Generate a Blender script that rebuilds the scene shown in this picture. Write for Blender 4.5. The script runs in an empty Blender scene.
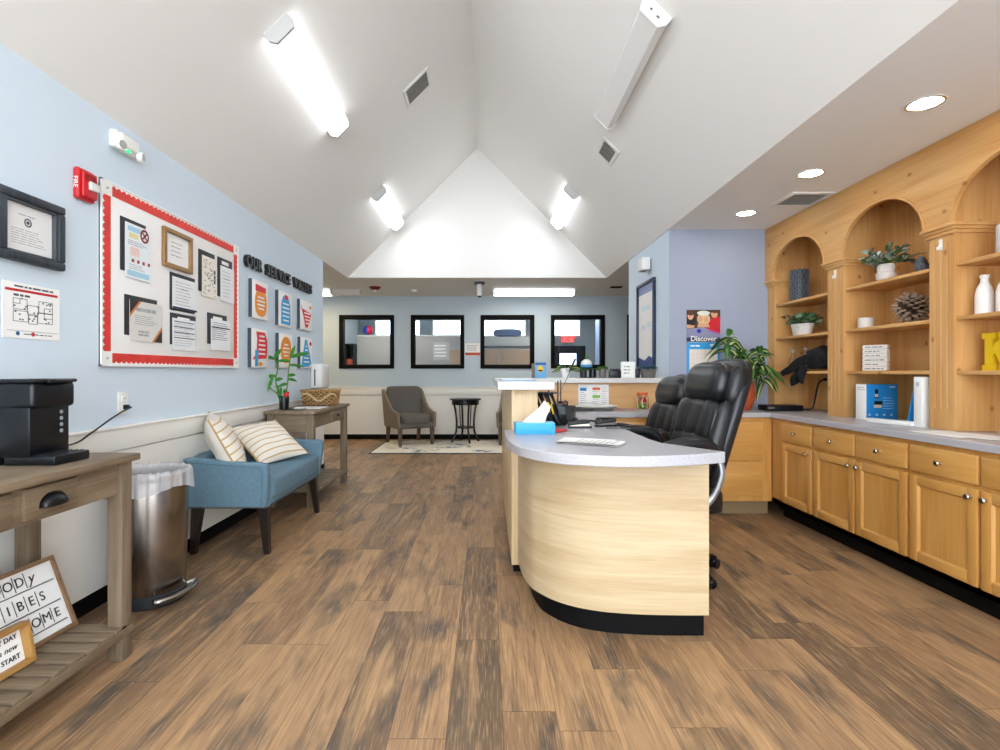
import bpy, bmesh, math, random
from mathutils import Vector, Matrix, noise
random.seed(7)
S = bpy.context.scene
COL = S.collection
PI = math.pi
R90 = PI/2

# ------------------------------------------------------------------ materials
def hx(h):
    h = h.lstrip('#')
    c = [int(h[i:i+2], 16)/255 for i in (0, 2, 4)]
    return tuple((x/12.92 if x <= .04045 else ((x+.055)/1.055)**2.4) for x in c) + (1,)
MATS = {}
def mat(name, color, rough=.6, metal=0, bump=0, bscale=60, spec=.5, emit=None, estr=0, alpha=1, trans=0, ior=1.45, coat=0, var=0, vscale=4):
    if name in MATS: return MATS[name]
    m = bpy.data.materials.new(name); m.use_nodes = True
    nt = m.node_tree; b = nt.nodes['Principled BSDF']
    c = hx(color) if isinstance(color, str) else tuple(color)+((1,) if len(color) == 3 else ())
    b.inputs['Base Color'].default_value = c
    b.inputs['Roughness'].default_value = rough
    b.inputs['Metallic'].default_value = metal
    b.inputs['Specular IOR Level'].default_value = spec
    b.inputs['Alpha'].default_value = alpha
    b.inputs['Transmission Weight'].default_value = trans
    b.inputs['IOR'].default_value = ior
    b.inputs['Coat Weight'].default_value = coat
    if emit:
        b.inputs['Emission Color'].default_value = hx(emit); b.inputs['Emission Strength'].default_value = estr
    if bump or var:
        tc = nt.nodes.new('ShaderNodeTexCoord')
    if bump:
        n = nt.nodes.new('ShaderNodeTexNoise'); n.inputs['Scale'].default_value = bscale; n.inputs['Detail'].default_value = 4
        bp = nt.nodes.new('ShaderNodeBump'); bp.inputs['Strength'].default_value = bump; bp.inputs['Distance'].default_value = .01
        nt.links.new(tc.outputs['Object'], n.inputs['Vector']); nt.links.new(n.outputs['Fac'], bp.inputs['Height'])
        nt.links.new(bp.outputs['Normal'], b.inputs['Normal'])
    if var:
        n2 = nt.nodes.new('ShaderNodeTexNoise'); n2.inputs['Scale'].default_value = vscale; n2.inputs['Detail'].default_value = 5
        nt.links.new(tc.outputs['Object'], n2.inputs['Vector'])
        mx = nt.nodes.new('ShaderNodeMix'); mx.data_type = 'RGBA'
        mx.inputs[6].default_value = tuple(x*(1-var) for x in c[:3])+(1,); mx.inputs[7].default_value = tuple(min(1, x*(1+var)) for x in c[:3])+(1,)
        rp = nt.nodes.new('ShaderNodeValToRGB'); rp.color_ramp.elements[0].position = .35; rp.color_ramp.elements[1].position = .65
        nt.links.new(n2.outputs['Fac'], rp.inputs['Fac']); nt.links.new(rp.outputs['Color'], mx.inputs[0]); nt.links.new(mx.outputs[2], b.inputs['Base Color'])
    MATS[name] = m
    return m

def wood(name, light, dark, axis='x', rough=.4, stretch=9, scale=7, knots=0, knotcol=None, coat=0, contrast=(.3, .7), fine=.35):
    """procedural timber: noise stretched along the grain axis, fine pores, optional knots"""
    if name in MATS: return MATS[name]
    m = bpy.data.materials.new(name); m.use_nodes = True
    nt = m.node_tree; N = nt.nodes; Lk = nt.links; b = N['Principled BSDF']
    b.inputs['Roughness'].default_value = rough; b.inputs['Coat Weight'].default_value = coat
    tc = N.new('ShaderNodeTexCoord'); mp = N.new('ShaderNodeMapping')
    sc = [scale/stretch if c_ in axis else scale for c_ in 'xyz']
    mp.inputs['Scale'].default_value = sc
    Lk.new(tc.outputs['Object'], mp.inputs['Vector'])
    n1 = N.new('ShaderNodeTexNoise'); n1.inputs['Scale'].default_value = 1.0; n1.inputs['Detail'].default_value = 5; n1.inputs['Distortion'].default_value = 1.2
    Lk.new(mp.outputs['Vector'], n1.inputs['Vector'])
    mp2 = N.new('ShaderNodeMapping'); sc2 = [scale*.5 if c_ in axis else scale*14 for c_ in 'xyz']
    mp2.inputs['Scale'].default_value = sc2; Lk.new(tc.outputs['Object'], mp2.inputs['Vector'])
    n2 = N.new('ShaderNodeTexNoise'); n2.inputs['Scale'].default_value = 1.0; n2.inputs['Detail'].default_value = 3
    Lk.new(mp2.outputs['Vector'], n2.inputs['Vector'])
    ad = N.new('ShaderNodeMix'); ad.data_type = 'FLOAT'; ad.inputs[0].default_value = fine
    Lk.new(n1.outputs['Fac'], ad.inputs[2]); Lk.new(n2.outputs['Fac'], ad.inputs[3])
    rp = N.new('ShaderNodeValToRGB')
    rp.color_ramp.elements[0].position = contrast[0]; rp.color_ramp.elements[0].color = hx(dark)
    rp.color_ramp.elements[1].position = contrast[1]; rp.color_ramp.elements[1].color = hx(light)
    Lk.new(ad.outputs[0], rp.inputs['Fac'])
    out = rp.outputs['Color']
    if knots:
        s3 = N.new('ShaderNodeSeparateXYZ'); Lk.new(tc.outputs['Object'], s3.inputs[0])
        m3 = N.new('ShaderNodeMath'); m3.operation = 'MULTIPLY_ADD'; m3.inputs[1].default_value = .83; Lk.new(s3.outputs[1], m3.inputs[0]); Lk.new(s3.outputs[0], m3.inputs[2])
        c3 = N.new('ShaderNodeCombineXYZ'); Lk.new(m3.outputs[0], c3.inputs[0]); Lk.new(s3.outputs[2], c3.inputs[1])
        mp3 = N.new('ShaderNodeMapping'); mp3.inputs['Scale'].default_value = (knots*1.5, knots, 1) if axis == 'z' else (knots, knots*1.5, 1)
        Lk.new(c3.outputs[0], mp3.inputs['Vector'])
        v = N.new('ShaderNodeTexVoronoi'); v.voronoi_dimensions = '2D'; v.inputs['Scale'].default_value = 1
        Lk.new(mp3.outputs['Vector'], v.inputs['Vector'])
        r3 = N.new('ShaderNodeValToRGB'); r3.color_ramp.elements[0].position = .015; r3.color_ramp.elements[0].color = (1, 1, 1, 1)
        r3.color_ramp.elements[1].position = .05; r3.color_ramp.elements[1].color = (0, 0, 0, 1)
        Lk.new(v.outputs['Distance'], r3.inputs['Fac'])
        mk = N.new('ShaderNodeMix'); mk.data_type = 'RGBA'; mk.inputs[7].default_value = hx(knotcol or dark)
        Lk.new(r3.outputs['Color'], mk.inputs[0]); Lk.new(out, mk.inputs[6]); out = mk.outputs[2]
    Lk.new(out, b.inputs['Base Color'])
    bp = N.new('ShaderNodeBump'); bp.inputs['Strength'].default_value = .12; bp.inputs['Distance'].default_value = .004
    Lk.new(n2.outputs['Fac'], bp.inputs['Height']); Lk.new(bp.outputs['Normal'], b.inputs['Normal'])
    MATS[name] = m
    return m

def floor_material():
    m = bpy.data.materials.new('vinyl_planks'); m.use_nodes = True
    nt = m.node_tree; N = nt.nodes; Lk = nt.links; b = N['Principled BSDF']
    tc = N.new('ShaderNodeTexCoord'); sp = N.new('ShaderNodeSeparateXYZ'); Lk.new(tc.outputs['Object'], sp.inputs[0])
    def M(op, a, b_=None, c=None):
        n = N.new('ShaderNodeMath'); n.operation = op
        for i, v in enumerate((a, b_, c)):
            if v is None: continue
            if isinstance(v, (int, float)): n.inputs[i].default_value = v
            else: Lk.new(v, n.inputs[i])
        return n.outputs[0]
    W, LN = .184, 1.22
    xs = M('DIVIDE', M('ADD', sp.outputs[0], 40.06), W); row = M('FLOOR', xs); fx = M('FRACT', xs)
    w1 = N.new('ShaderNodeTexWhiteNoise'); w1.noise_dimensions = '1D'; Lk.new(row, w1.inputs['W'])
    ys = M('ADD', M('DIVIDE', sp.outputs[1], LN), M('MULTIPLY', w1.outputs['Value'], 7.0)); cl = M('FLOOR', ys); fy = M('FRACT', ys)
    cb = N.new('ShaderNodeCombineXYZ'); Lk.new(row, cb.inputs[0]); Lk.new(cl, cb.inputs[1])
    w2 = N.new('ShaderNodeTexWhiteNoise'); w2.noise_dimensions = '2D'; Lk.new(cb.outputs[0], w2.inputs['Vector'])
    rnd = w2.outputs['Value']
    def nz(sx, sy, seedmul, detail, dist=0):
        c = N.new('ShaderNodeCombineXYZ'); Lk.new(M('MULTIPLY', sp.outputs[0], sx), c.inputs[0]); Lk.new(M('MULTIPLY', sp.outputs[1], sy), c.inputs[1]); Lk.new(M('MULTIPLY', rnd, seedmul), c.inputs[2])
        n = N.new('ShaderNodeTexNoise'); n.inputs['Scale'].default_value = 1; n.inputs['Detail'].default_value = detail; n.inputs['Distortion'].default_value = dist
        Lk.new(c.outputs[0], n.inputs['Vector']); return n.outputs['Fac']
    grain = nz(120, 3.2, 60, 6, .8); wide = nz(13, 1.4, 40, 4, 1.5); blot = nz(7, 2.2, 25, 3, .3); pores = nz(200, 9, 10, 3)
    r0 = N.new('ShaderNodeValToRGB'); e = r0.color_ramp.elements
    e[0].position = 0; e[0].color = hx('#705b46'); e[1].position = 1; e[1].color = hx('#b08b65')
    x = r0.color_ramp.elements.new(.5); x.color = hx('#967455')
    Lk.new(rnd, r0.inputs['Fac'])
    def mixc(fac, a, colr, mode='MIX'):
        k = N.new('ShaderNodeMix'); k.data_type = 'RGBA'; k.blend_type = mode
        Lk.new(fac, k.inputs[0]); Lk.new(a, k.inputs[6]); k.inputs[7].default_value = hx(colr); return k.outputs[2]
    def ramp(v, p0, p1, hi=1.0):
        r = N.new('ShaderNodeMapRange'); r.inputs['From Min'].default_value = p0; r.inputs['From Max'].default_value = p1; r.inputs['To Max'].default_value = hi
        Lk.new(v, r.inputs['Value']); return r.outputs[0]
    c = mixc(ramp(wide, .5, .72, .75), r0.outputs['Color'], '#c39b6d')
    c = mixc(ramp(grain, .48, .68, .5), c, '#5c4632')
    c = mixc(ramp(blot, .52, .7, .85), c, '#4f4740')
    c = mixc(ramp(pores, .52, .7, .5), c, '#c6a47c')
    seam = M('MAXIMUM', M('LESS_THAN', fx, .012), M('LESS_THAN', fy, .0028))
    c = mixc(M('MULTIPLY', seam, .55), c, '#3a2c20')
    Lk.new(c, b.inputs['Base Color'])
    rr = N.new('ShaderNodeMapRange'); rr.inputs['To Min'].default_value = .36; rr.inputs['To Max'].default_value = .55; Lk.new(grain, rr.inputs['Value']); Lk.new(rr.outputs[0], b.inputs['Roughness'])
    b.inputs['Specular IOR Level'].default_value = .4
    bp = N.new('ShaderNodeBump'); bp.inputs['Strength'].default_value = .15; bp.inputs['Distance'].default_value = .003
    Lk.new(M('SUBTRACT', grain, M('MULTIPLY', seam, 1.5)), bp.inputs['Height']); Lk.new(bp.outputs['Normal'], b.inputs['Normal'])
    return m

def glass_material(name='window_glass', tint='#f4f8fa', gloss=.0):
    if name in MATS: return MATS[name]
    m = bpy.data.materials.new(name); m.use_nodes = True
    nt = m.node_tree; N = nt.nodes; N.remove(N['Principled BSDF'])
    t = N.new('ShaderNodeBsdfTransparent'); t.inputs[0].default_value = hx(tint)
    g = N.new('ShaderNodeBsdfGlossy'); g.inputs['Roughness'].default_value = .02
    lw = N.new('ShaderNodeLayerWeight'); lw.inputs[0].default_value = .25
    a = N.new('ShaderNodeMath'); a.operation = 'MULTIPLY_ADD'; a.inputs[1].default_value = .35; a.inputs[2].default_value = gloss
    mx = N.new('ShaderNodeMixShader')
    nt.links.new(lw.outputs['Fresnel'], a.inputs[0]); nt.links.new(a.outputs[0], mx.inputs[0])
    nt.links.new(t.outputs[0], mx.inputs[1]); nt.links.new(g.outputs[0], mx.inputs[2]); nt.links.new(mx.outputs[0], N['Material Output'].inputs[0])
    MATS[name] = m
    return m

def laminate(name, base, fleck):
    m = bpy.data.materials.new(name); m.use_nodes = True
    nt = m.node_tree; N = nt.nodes; b = N['Principled BSDF']; b.inputs['Roughness'].default_value = .3
    tc = N.new('ShaderNodeTexCoord'); n = N.new('ShaderNodeTexNoise'); n.inputs['Scale'].default_value = 240; n.inputs['Detail'].default_value = 3
    nt.links.new(tc.outputs['Object'], n.inputs['Vector'])
    r = N.new('ShaderNodeValToRGB'); r.color_ramp.elements[0].position = .36; r.color_ramp.elements[0].color = hx(fleck); r.color_ramp.elements[1].position = .56; r.color_ramp.elements[1].color = hx(base)
    nt.links.new(n.outputs['Fac'], r.inputs['Fac']); nt.links.new(r.outputs['Color'], b.inputs['Base Color'])
    return m

def rug_material():
    m = bpy.data.materials.new('rug_weave'); m.use_nodes = True
    nt = m.node_tree; N = nt.nodes; Lk = nt.links; b = N['Principled BSDF']; b.inputs['Roughness'].default_value = .95
    tc = N.new('ShaderNodeTexCoord'); mp = N.new('ShaderNodeMapping'); mp.inputs['Scale'].default_value = (2.2, 3.2, 1); mp.inputs['Rotation'].default_value = (0, 0, .5)
    Lk.new(tc.outputs['Object'], mp.inputs['Vector'])
    v = N.new('ShaderNodeTexVoronoi'); v.feature = 'F1'; v.inputs['Scale'].default_value = 1; Lk.new(mp.outputs['Vector'], v.inputs['Vector'])
    n = N.new('ShaderNodeTexNoise'); n.inputs['Scale'].default_value = 3.5; n.inputs['Detail'].default_value = 3; n.inputs['Distortion'].default_value = 2.5; Lk.new(tc.outputs['Object'], n.inputs['Vector'])
    ad = N.new('ShaderNodeMath'); ad.operation = 'MULTIPLY_ADD'; ad.inputs[1].default_value = .6
    Lk.new(v.outputs['Distance'], ad.inputs[0]); Lk.new(n.outputs['Fac'], ad.inputs[2])
    r = N.new('ShaderNodeValToRGB'); r.color_ramp.interpolation = 'EASE'
    e = r.color_ramp.elements; e[0].position = .57; e[0].color = hx('#64748a'); e[1].position = .74; e[1].color = hx('#e9dfcb')
    x = e.new(.65); x.color = hx('#a9b0b2'); x = e.new(.9); x.color = hx('#f0e9da')
    Lk.new(ad.outputs[0], r.inputs['Fac']); Lk.new(r.outputs['Color'], b.inputs['Base Color'])
    return m

# ------------------------------------------------------------------ mesh builder
class B:
    def __init__(s): s.v = []; s.f = []; s.fm = []; s.mi = 0; s.M = Matrix()
    def add(s, vs, fs):
        o = len(s.v); s.v += [s.M @ Vector(v) for v in vs]; s.f += [[i+o for i in f] for f in fs]; s.fm += [s.mi]*len(fs); return s
    def box(s, x0, x1, y0, y1, z0, z1, bev=0, seg=2):
        vs = [(x, y, z) for z in (z0, z1) for y in (y0, y1) for x in (x0, x1)]
        fs = [(0, 2, 3, 1), (4, 5, 7, 6), (0, 1, 5, 4), (2, 6, 7, 3), (0, 4, 6, 2), (1, 3, 7, 5)]
        if not bev: return s.add(vs, fs)
        t = bmesh.new(); bv = [t.verts.new(v) for v in vs]
        for f in fs: t.faces.new([bv[i] for i in f])
        bmesh.ops.bevel(t, geom=t.edges[:], offset=bev, segments=seg, profile=.5, affect='EDGES')
        t.verts.index_update()
        s.add([v.co.copy() for v in t.verts], [[v.index for v in f.verts] for f in t.faces]); t.free(); return s
    def cb(s, c, d, bev=0, rot=None, seg=2):
        old = s.M
        s.M = old @ Matrix.Translation(c) @ (rot.to_matrix().to_4x4() if rot is not None and hasattr(rot, 'to_matrix') else (rot or Matrix()))
        s.box(-d[0]/2, d[0]/2, -d[1]/2, d[1]/2, -d[2]/2, d[2]/2, bev, seg); s.M = old; return s
    def prism(s, pts, a0, a1, axis='z'):
        def q(u, v, a): return (u, v, a) if axis == 'z' else ((u, a, v) if axis == 'y' else (a, u, v))
        n = len(pts)
        return s.add([q(u, v, a0) for u, v in pts]+[q(u, v, a1) for u, v in pts],
                     [list(range(n))[::-1], list(range(n, 2*n))]+[(i, (i+1) % n, n+(i+1) % n, n+i) for i in range(n)])
    def grid(s, fn, nu, nv, cu=False, cv=False, caps=False, mfn=None):
        vs = [fn(i/(nu if cu else nu-1), j/(nv if cv else nv-1)) for j in range(nv) for i in range(nu)]
        fs = []; ms = []
        for j in range(nv if cv else nv-1):
            for i in range(nu if cu else nu-1):
                a = j*nu+i; b_ = j*nu+(i+1) % nu; c = ((j+1) % nv)*nu+(i+1) % nu; d = ((j+1) % nv)*nu+i
                fs.append((a, b_, c, d)); ms.append(mfn(i, j) if mfn else s.mi)
        if caps:
            fs.append(list(range(nu))[::-1]); fs.append([(nv-1)*nu+i for i in range(nu)]); ms += [s.mi]*2
        k = len(s.fm); s.add(vs, fs); s.fm[k:] = ms; return s
    def lathe(s, prof, seg=28, c=(0, 0, 0)):
        n = len(prof)
        if prof[0][0] > .012 and prof[-1][0] > .012:      # a closed ring profile
            q = prof; return s.grid(lambda u, v: (c[0]+q[round(v*n) % n][0]*math.cos(2*PI*u), c[1]+q[round(v*n) % n][0]*math.sin(2*PI*u), c[2]+q[round(v*n) % n][1]), seg, n, cu=True, cv=True)
        return s.grid(lambda u, v: (c[0]+prof[min(n-1, round(v*(n-1)))][0]*math.cos(2*PI*u), c[1]+prof[min(n-1, round(v*(n-1)))][0]*math.sin(2*PI*u), c[2]+prof[min(n-1, round(v*(n-1)))][1]), seg, n, cu=True, caps=True)
    def tube(s, pts, r, seg=10):
        pts = [Vector(p) for p in pts]; n = len(pts); rs = r if isinstance(r, (list, tuple)) else [r]*n
        fr = []; up = Vector((0, 0, 1))
        for i in range(n):
            t = (pts[min(n-1, i+1)]-pts[max(0, i-1)]).normalized()
            if i == 0:
                if abs(t.dot(up)) > .9: up = Vector((1, 0, 0))
                a = t.cross(up).normalized()
            else:
                a = (a-t*a.dot(t)).normalized()
            fr.append((a, t.cross(a).normalized()))
        def fn(u, v):
            i = min(n-1, round(v*(n-1))); a, b_ = fr[i]
            return pts[i]+a*rs[i]*math.cos(2*PI*u)+b_*rs[i]*math.sin(2*PI*u)
        return s.grid(fn, seg, n, cu=True, caps=True)
    def cyl(s, p0, p1, r0, r1=None, seg=20): return s.tube([p0, p1], [r0, r0 if r1 is None else r1], seg)
    def sq(s, c, d, e1=1, e2=1, nu=28, nv=16, deform=None, rot=None):
        """superellipsoid cushion: d half sizes, e1 vertical roundness, e2 plan roundness"""
        def pw(x, e): return math.copysign(abs(x)**e, x)
        old = s.M
        s.M = old @ Matrix.Translation(c) @ (rot.to_4x4() if rot is not None else Matrix())
        def fn(u, v):
            a = 2*PI*u; t = -PI/2+PI*(.02+.96*v)
            p = Vector((d[0]*pw(math.cos(t), e1)*pw(math.cos(a), e2), d[1]*pw(math.cos(t), e1)*pw(math.sin(a), e2), d[2]*pw(math.sin(t), e1)))
            return deform(p) if deform else p
        s.grid(fn, nu, nv, cu=True, caps=True); s.M = old; return s
    def leaf(s, base, d, ln, w, droop=.4, n=7, mids=(0, 0), fold=.25, up=(0, 0, 1)):
        """a bent blade leaf: strips left | middle | right, middle in its own material"""
        d = Vector(d).normalized(); up = Vector(up); sd = d.cross(up)
        if sd.length < .05: sd = Vector((1, 0, 0))
        sd.normalize(); nrm = sd.cross(d).normalized()
        p = Vector(base); rows = []
        for i in range(n):
            t = i/(n-1); ww = w*(math.sin(PI*min(1, (.08+.92*t)**.8))**.8)*(1 if t < 1 else .05)+.0006
            q = Vector(base)+d*ln*t*(1-.25*droop*t)+Vector((0, 0, -1))*droop*ln*t*t*.75
            rows.append([q-sd*ww+nrm*ww*fold, q-sd*ww*.34, q+sd*ww*.34, q+sd*ww+nrm*ww*fold])
        k = len(s.fm)
        vs = [x for r in rows for x in r]; fs = []; ms = []
        for i in range(n-1):
            for j in range(3):
                fs.append((i*4+j, i*4+j+1, (i+1)*4+j+1, (i+1)*4+j)); ms.append(mids[1] if j == 1 else mids[0])
        s.add(vs, fs); s.fm[k:] = ms; return s
    def build(s, name, mats, parent=None, loc=(0, 0, 0), rz=0, smooth=35, merge=True):
        me = bpy.data.meshes.new(name); me.from_pydata([tuple(v) for v in s.v], [], s.f)
        for p, k in zip(me.polygons, s.fm): p.material_index = k
        bm = bmesh.new(); bm.from_mesh(me)
        bmesh.ops.recalc_face_normals(bm, faces=bm.faces[:]); bm.to_mesh(me); bm.free()
        for m in (mats if isinstance(mats, (list, tuple)) else [mats]): me.materials.append(m)
        me.polygons.foreach_set('use_smooth', [True]*len(me.polygons)); me.set_sharp_from_angle(angle=math.radians(smooth)); me.update()
        o = bpy.data.objects.new(name, me); COL.objects.link(o)
        if parent is not None: o.parent = parent
        o.location = loc; o.rotation_euler = (0, 0, rz)
        return o

def tag(o, label, cat, group=None, kind=None):
    o['label'] = label; o['category'] = cat
    if group: o['group'] = group
    if kind: o['kind'] = kind
    return o
def T(name, label, cat, loc=(0, 0, 0), rz=0, group=None):
    o = bpy.data.objects.new(name, None); COL.objects.link(o); o.empty_display_size = .1
    o.location = loc; o.rotation_euler = (0, 0, rz)
    return tag(o, label, cat, group)
def struct(b, name, m, smooth=35, parent=None):
    o = b.build(name, m, parent, smooth=smooth)
    if parent is None: o['kind'] = 'structure'
    return o
def dup(root, loc, rz=None, label=None, group=None, scale=None):
    r = root.copy(); COL.objects.link(r); r.location = loc
    if rz is not None: r.rotation_euler = (0, 0, rz)
    if scale: r.scale = scale
    if label: r['label'] = label
    if group: r['group'] = group
    for ch in list(root.children):
        c = ch.copy(); COL.objects.link(c); c.parent = r
        for g in list(ch.children):
            d = g.copy(); COL.objects.link(d); d.parent = c
    return r
def text_mesh(s, size, font_w=0.0, extrude=.0012, align='CENTER', shear=0, bevel=0, space=1.0):
    cu = bpy.data.curves.new('t', 'FONT'); cu.body = s; cu.size = size; cu.extrude = extrude; cu.align_x = align; cu.align_y = 'CENTER'
    cu.offset = font_w; cu.shear = shear; cu.bevel_depth = bevel; cu.resolution_u = 4; cu.space_character = space
    o = bpy.data.objects.new('t', cu); COL.objects.link(o)
    me = bpy.data.meshes.new_from_object(o.evaluated_get(bpy.context.evaluated_depsgraph_get()))
    bpy.data.objects.remove(o); bpy.data.curves.remove(cu)
    me.transform(Matrix.Rotation(R90, 4, 'X'))
    return me
def text(s, size, m, parent, loc, name='lettering', **k):
    me = text_mesh(s, size, **k); me.name = name; me.materials.clear(); me.materials.append(m)
    for p in me.polygons: p.material_index = 0
    o = bpy.data.objects.new(name, me); COL.objects.link(o); o.parent = parent; o.location = loc
    return o
def fine_print(b, x0, x1, z0, z1, n, y, h=.004, seed=0, words=True):
    """rows of small illegible print as thin raised bars"""
    r = random.Random(seed)
    for i in range(n):
        z = z1-(z1-z0)*(i+.5)/n; x = x0; end = x0+(x1-x0)*r.uniform(.7, 1)
        while x < end-.006:
            w = min(end-x, r.uniform(.012, .045)) if words else end-x
            b.box(x, x+w, y-.0006, y, z-h/2, z+h/2); x += w+.006
    return b

# ------------------------------------------------------------------ palette
M_ceil = mat('ceiling_white', '#f3f2ee', .85, bump=.08, bscale=220)
M_blue = mat('wall_blue', '#d3e1ec', .8, bump=.06, bscale=200)
M_blue2 = mat('wall_pale_blue', '#c6d5de', .8, bump=.06, bscale=200)
M_lav = mat('wall_lavender', '#a2aabd', .8, bump=.06, bscale=200)
M_wains = mat('wainscot_white', '#f4f1e9', .55, bump=.02)
M_black = mat('black_base', '#070708', .7, spec=.2)
M_blackpl = mat('black_plastic', '#0b0f15', .32)
M_darkpl = mat('charcoal_plastic', '#23262b', .45)
M_white = mat('white_paint', '#f1f1ee', .5)
M_whpl = mat('white_plastic', '#ecece8', .35)
M_paper = mat('paper', '#f4f3f0', .8)
M_ink = mat('ink_grey', '#55585c', .8)
M_inklt = mat('ink_pale', '#a7a9ac', .8)
M_navy = mat('navy_ink', '#23344f', .7)
M_red = mat('red_paint', '#c61f26', .4)
M_redbd = mat('border_red', '#dd3a30', .55, var=.12, vscale=9)
M_steel = mat('brushed_steel', '#96918c', .24, metal=1, bump=.03, bscale=40)
M_chrome = mat('chrome', '#d9d9d6', .15, metal=1)
M_nickel = mat('satin_nickel', '#b8b2a6', .25, metal=1)
M_lamp = mat('lamp_diffuser', '#ffffff', .4, emit='#f4f8ff', estr=6)
M_lampside = mat('lamp_diffuser_side', '#ffffff', .4, emit='#f4f8ff', estr=1.3)
M_lampb = mat('lamp_diffuser_back', '#ffffff', .4, emit='#fff6e6', estr=9)
M_lampw = mat('lamp_diffuser_warm', '#ffffff', .4, emit='#ffe4b4', estr=13)
M_lampfill = mat('lamp_diffuser_inner', '#ffffff', .4, emit='#fff8ee', estr=17)  # glow of the hidden fixtures added to brighten the inner room
M_lampoff = mat('lamp_diffuser_unlit', '#efefec', .35)
M_can = mat('downlight_lens', '#ffffff', .4, emit='#fff6e6', estr=14)
M_maple = wood('maple_bookcase', '#e0b274', '#c38a49', 'z', .55, 8, 6, knots=2.3, knotcol='#a46c36')
M_maple_h = wood('maple_bookcase_across', '#e2b577', '#c68e4c', 'x', .55, 8, 6, knots=2.3, knotcol='#a46c36')
M_mapled = wood('maple_cabinet', '#dba65c', '#be8238', 'z', .33, 9, 7, coat=.25)
M_mapled_h = wood('maple_cabinet_across', '#dfac65', '#c58c41', 'x', .33, 9, 7, coat=.25)
M_pale = wood('pale_maple_panel', '#cfbb97', '#b89d76', 'xy', .4, 14, 12, coat=.1, contrast=(.34, .62), fine=.25)
M_pale_v = wood('pale_maple_upright', '#e3cba2', '#c8a97c', 'z', .4, 10, 9, coat=.1)
M_grey_w = wood('weathered_oak', '#97846c', '#64543f', 'x', .6, 9, 12)
M_grey_wy = wood('weathered_oak_across', '#97846c', '#64543f', 'y', .6, 9, 12)
M_grey_wz = wood('weathered_oak_upright', '#8f7d66', '#5e4f3c', 'z', .6, 9, 12)
M_lam = laminate('grey_laminate', '#bdbcc0', '#a8a6ac')
M_lamw = laminate('white_laminate', '#d6d5d3', '#c6c5c3')
M_floor = floor_material()
M_rug = rug_material()
M_glass = glass_material()
M_clear = mat('clear_glass', '#ffffff', .03, trans=1, ior=1.45)
M_denim = mat('blue_linen', '#648293', .85, bump=.25, bscale=420, var=.08, vscale=50)
M_denimd = mat('blue_linen_piping', '#5d7b8d', .85, bump=.2, bscale=400)
M_espresso = wood('espresso_legs', '#2a1d17', '#140d0a', 'z', .35)
M_leather = mat('black_leather', '#15171a', .36, bump=.22, bscale=55, spec=.6)
M_leather2 = mat('black_leather_smooth', '#1b1d21', .3, bump=.06, bscale=90, spec=.6)
M_tweed = mat('grey_tweed', '#6a655f', .95, bump=.4, bscale=260, var=.25, vscale=170)
M_tweed2 = mat('taupe_tweed', '#857a6b', .95, bump=.4, bscale=260, var=.15, vscale=150)
M_ashleg = wood('ash_brown_legs', '#6d5846', '#453629', 'z', .5)
M_cream = mat('cream_cotton', '#e9e2d6', .9, bump=.2, bscale=300)
M_ochre = mat('ochre_stripe', '#c8ab78', .9, bump=.2, bscale=300)
M_terra = mat('terracotta', '#b5522c', .65, bump=.05, bscale=60, var=.12, vscale=12)
M_leafd = mat('leaf_dark', '#2d5a2a', .45)
M_leafm = mat('leaf_mid', '#4f7f3a', .45)
M_leafy = mat('leaf_cream', '#cfd890', .45)
M_leafb = mat('bamboo_leaf', '#3d7f2e', .4)
M_stem = mat('stem_green', '#5d7d3c', .5)
M_sage = mat('sage_leaf', '#8d9a86', .7)
M_gold = mat('yellow_glitter', '#eac312', .5, bump=.5, bscale=500, var=.2, vscale=350)

F, H = 530.0, 1.17            # focal length in pixels, eye height in metres
XL = -1.95                    # left wall
ZC = 2.49                     # springing height of the vault / flat ceilings
XE = 1.675                    # right edge of the vault
YG, YB = 7.42, 9.25           # gable, back wall
XM = (XL+XE)/2; ZR = ZC+(XE-XL)/2*1.0025
def WL(px, py, d=0):          # a point of a plane d in front of the left wall seen at a pixel of the photograph
    Y = -(XL+d)*F/(487-px); return Y, H+(372-py)*Y/F

# ------------------------------------------------------------------ room shell
b = B(); b.box(-5.2, 4.6, -3.2, 13.0, -.12, 0); struct(b, 'floor', M_floor)
b = B()
t = .08
YS = -1.9
b.prism([(XL, ZC), (XM, ZR), (XM, ZR+t*2), (XL-t, ZC+t)], YS, YG, 'y')
b.prism([(XE, ZC), (XE+t, ZC+t), (XM, ZR+t*2), (XM, ZR)], YS, YG, 'y')
b.prism([(XL-.1, ZC+.1), (XL, ZC), (XE, ZC), (XE+.1, ZC+.1), (XM, ZR+.14)], YG, YG+.1, 'y')      # gable end
b.box(XE, 3.1, YS, YG+.1, ZC, ZC+.1)
b.box(3.1, 4.6, 6.3, YG+.1, ZC, ZC+.1)
b.box(-5.2, XL, 6.3-.12, YG+.1, ZC, ZC+.1)
b.box(-5.2, 4.6, YG+.1, 13, ZC, ZC+.1)
b.box(XL-.3, XL, YS, 6.18, ZC, ZC+.1)
struct(b, 'ceiling', M_ceil)

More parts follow.
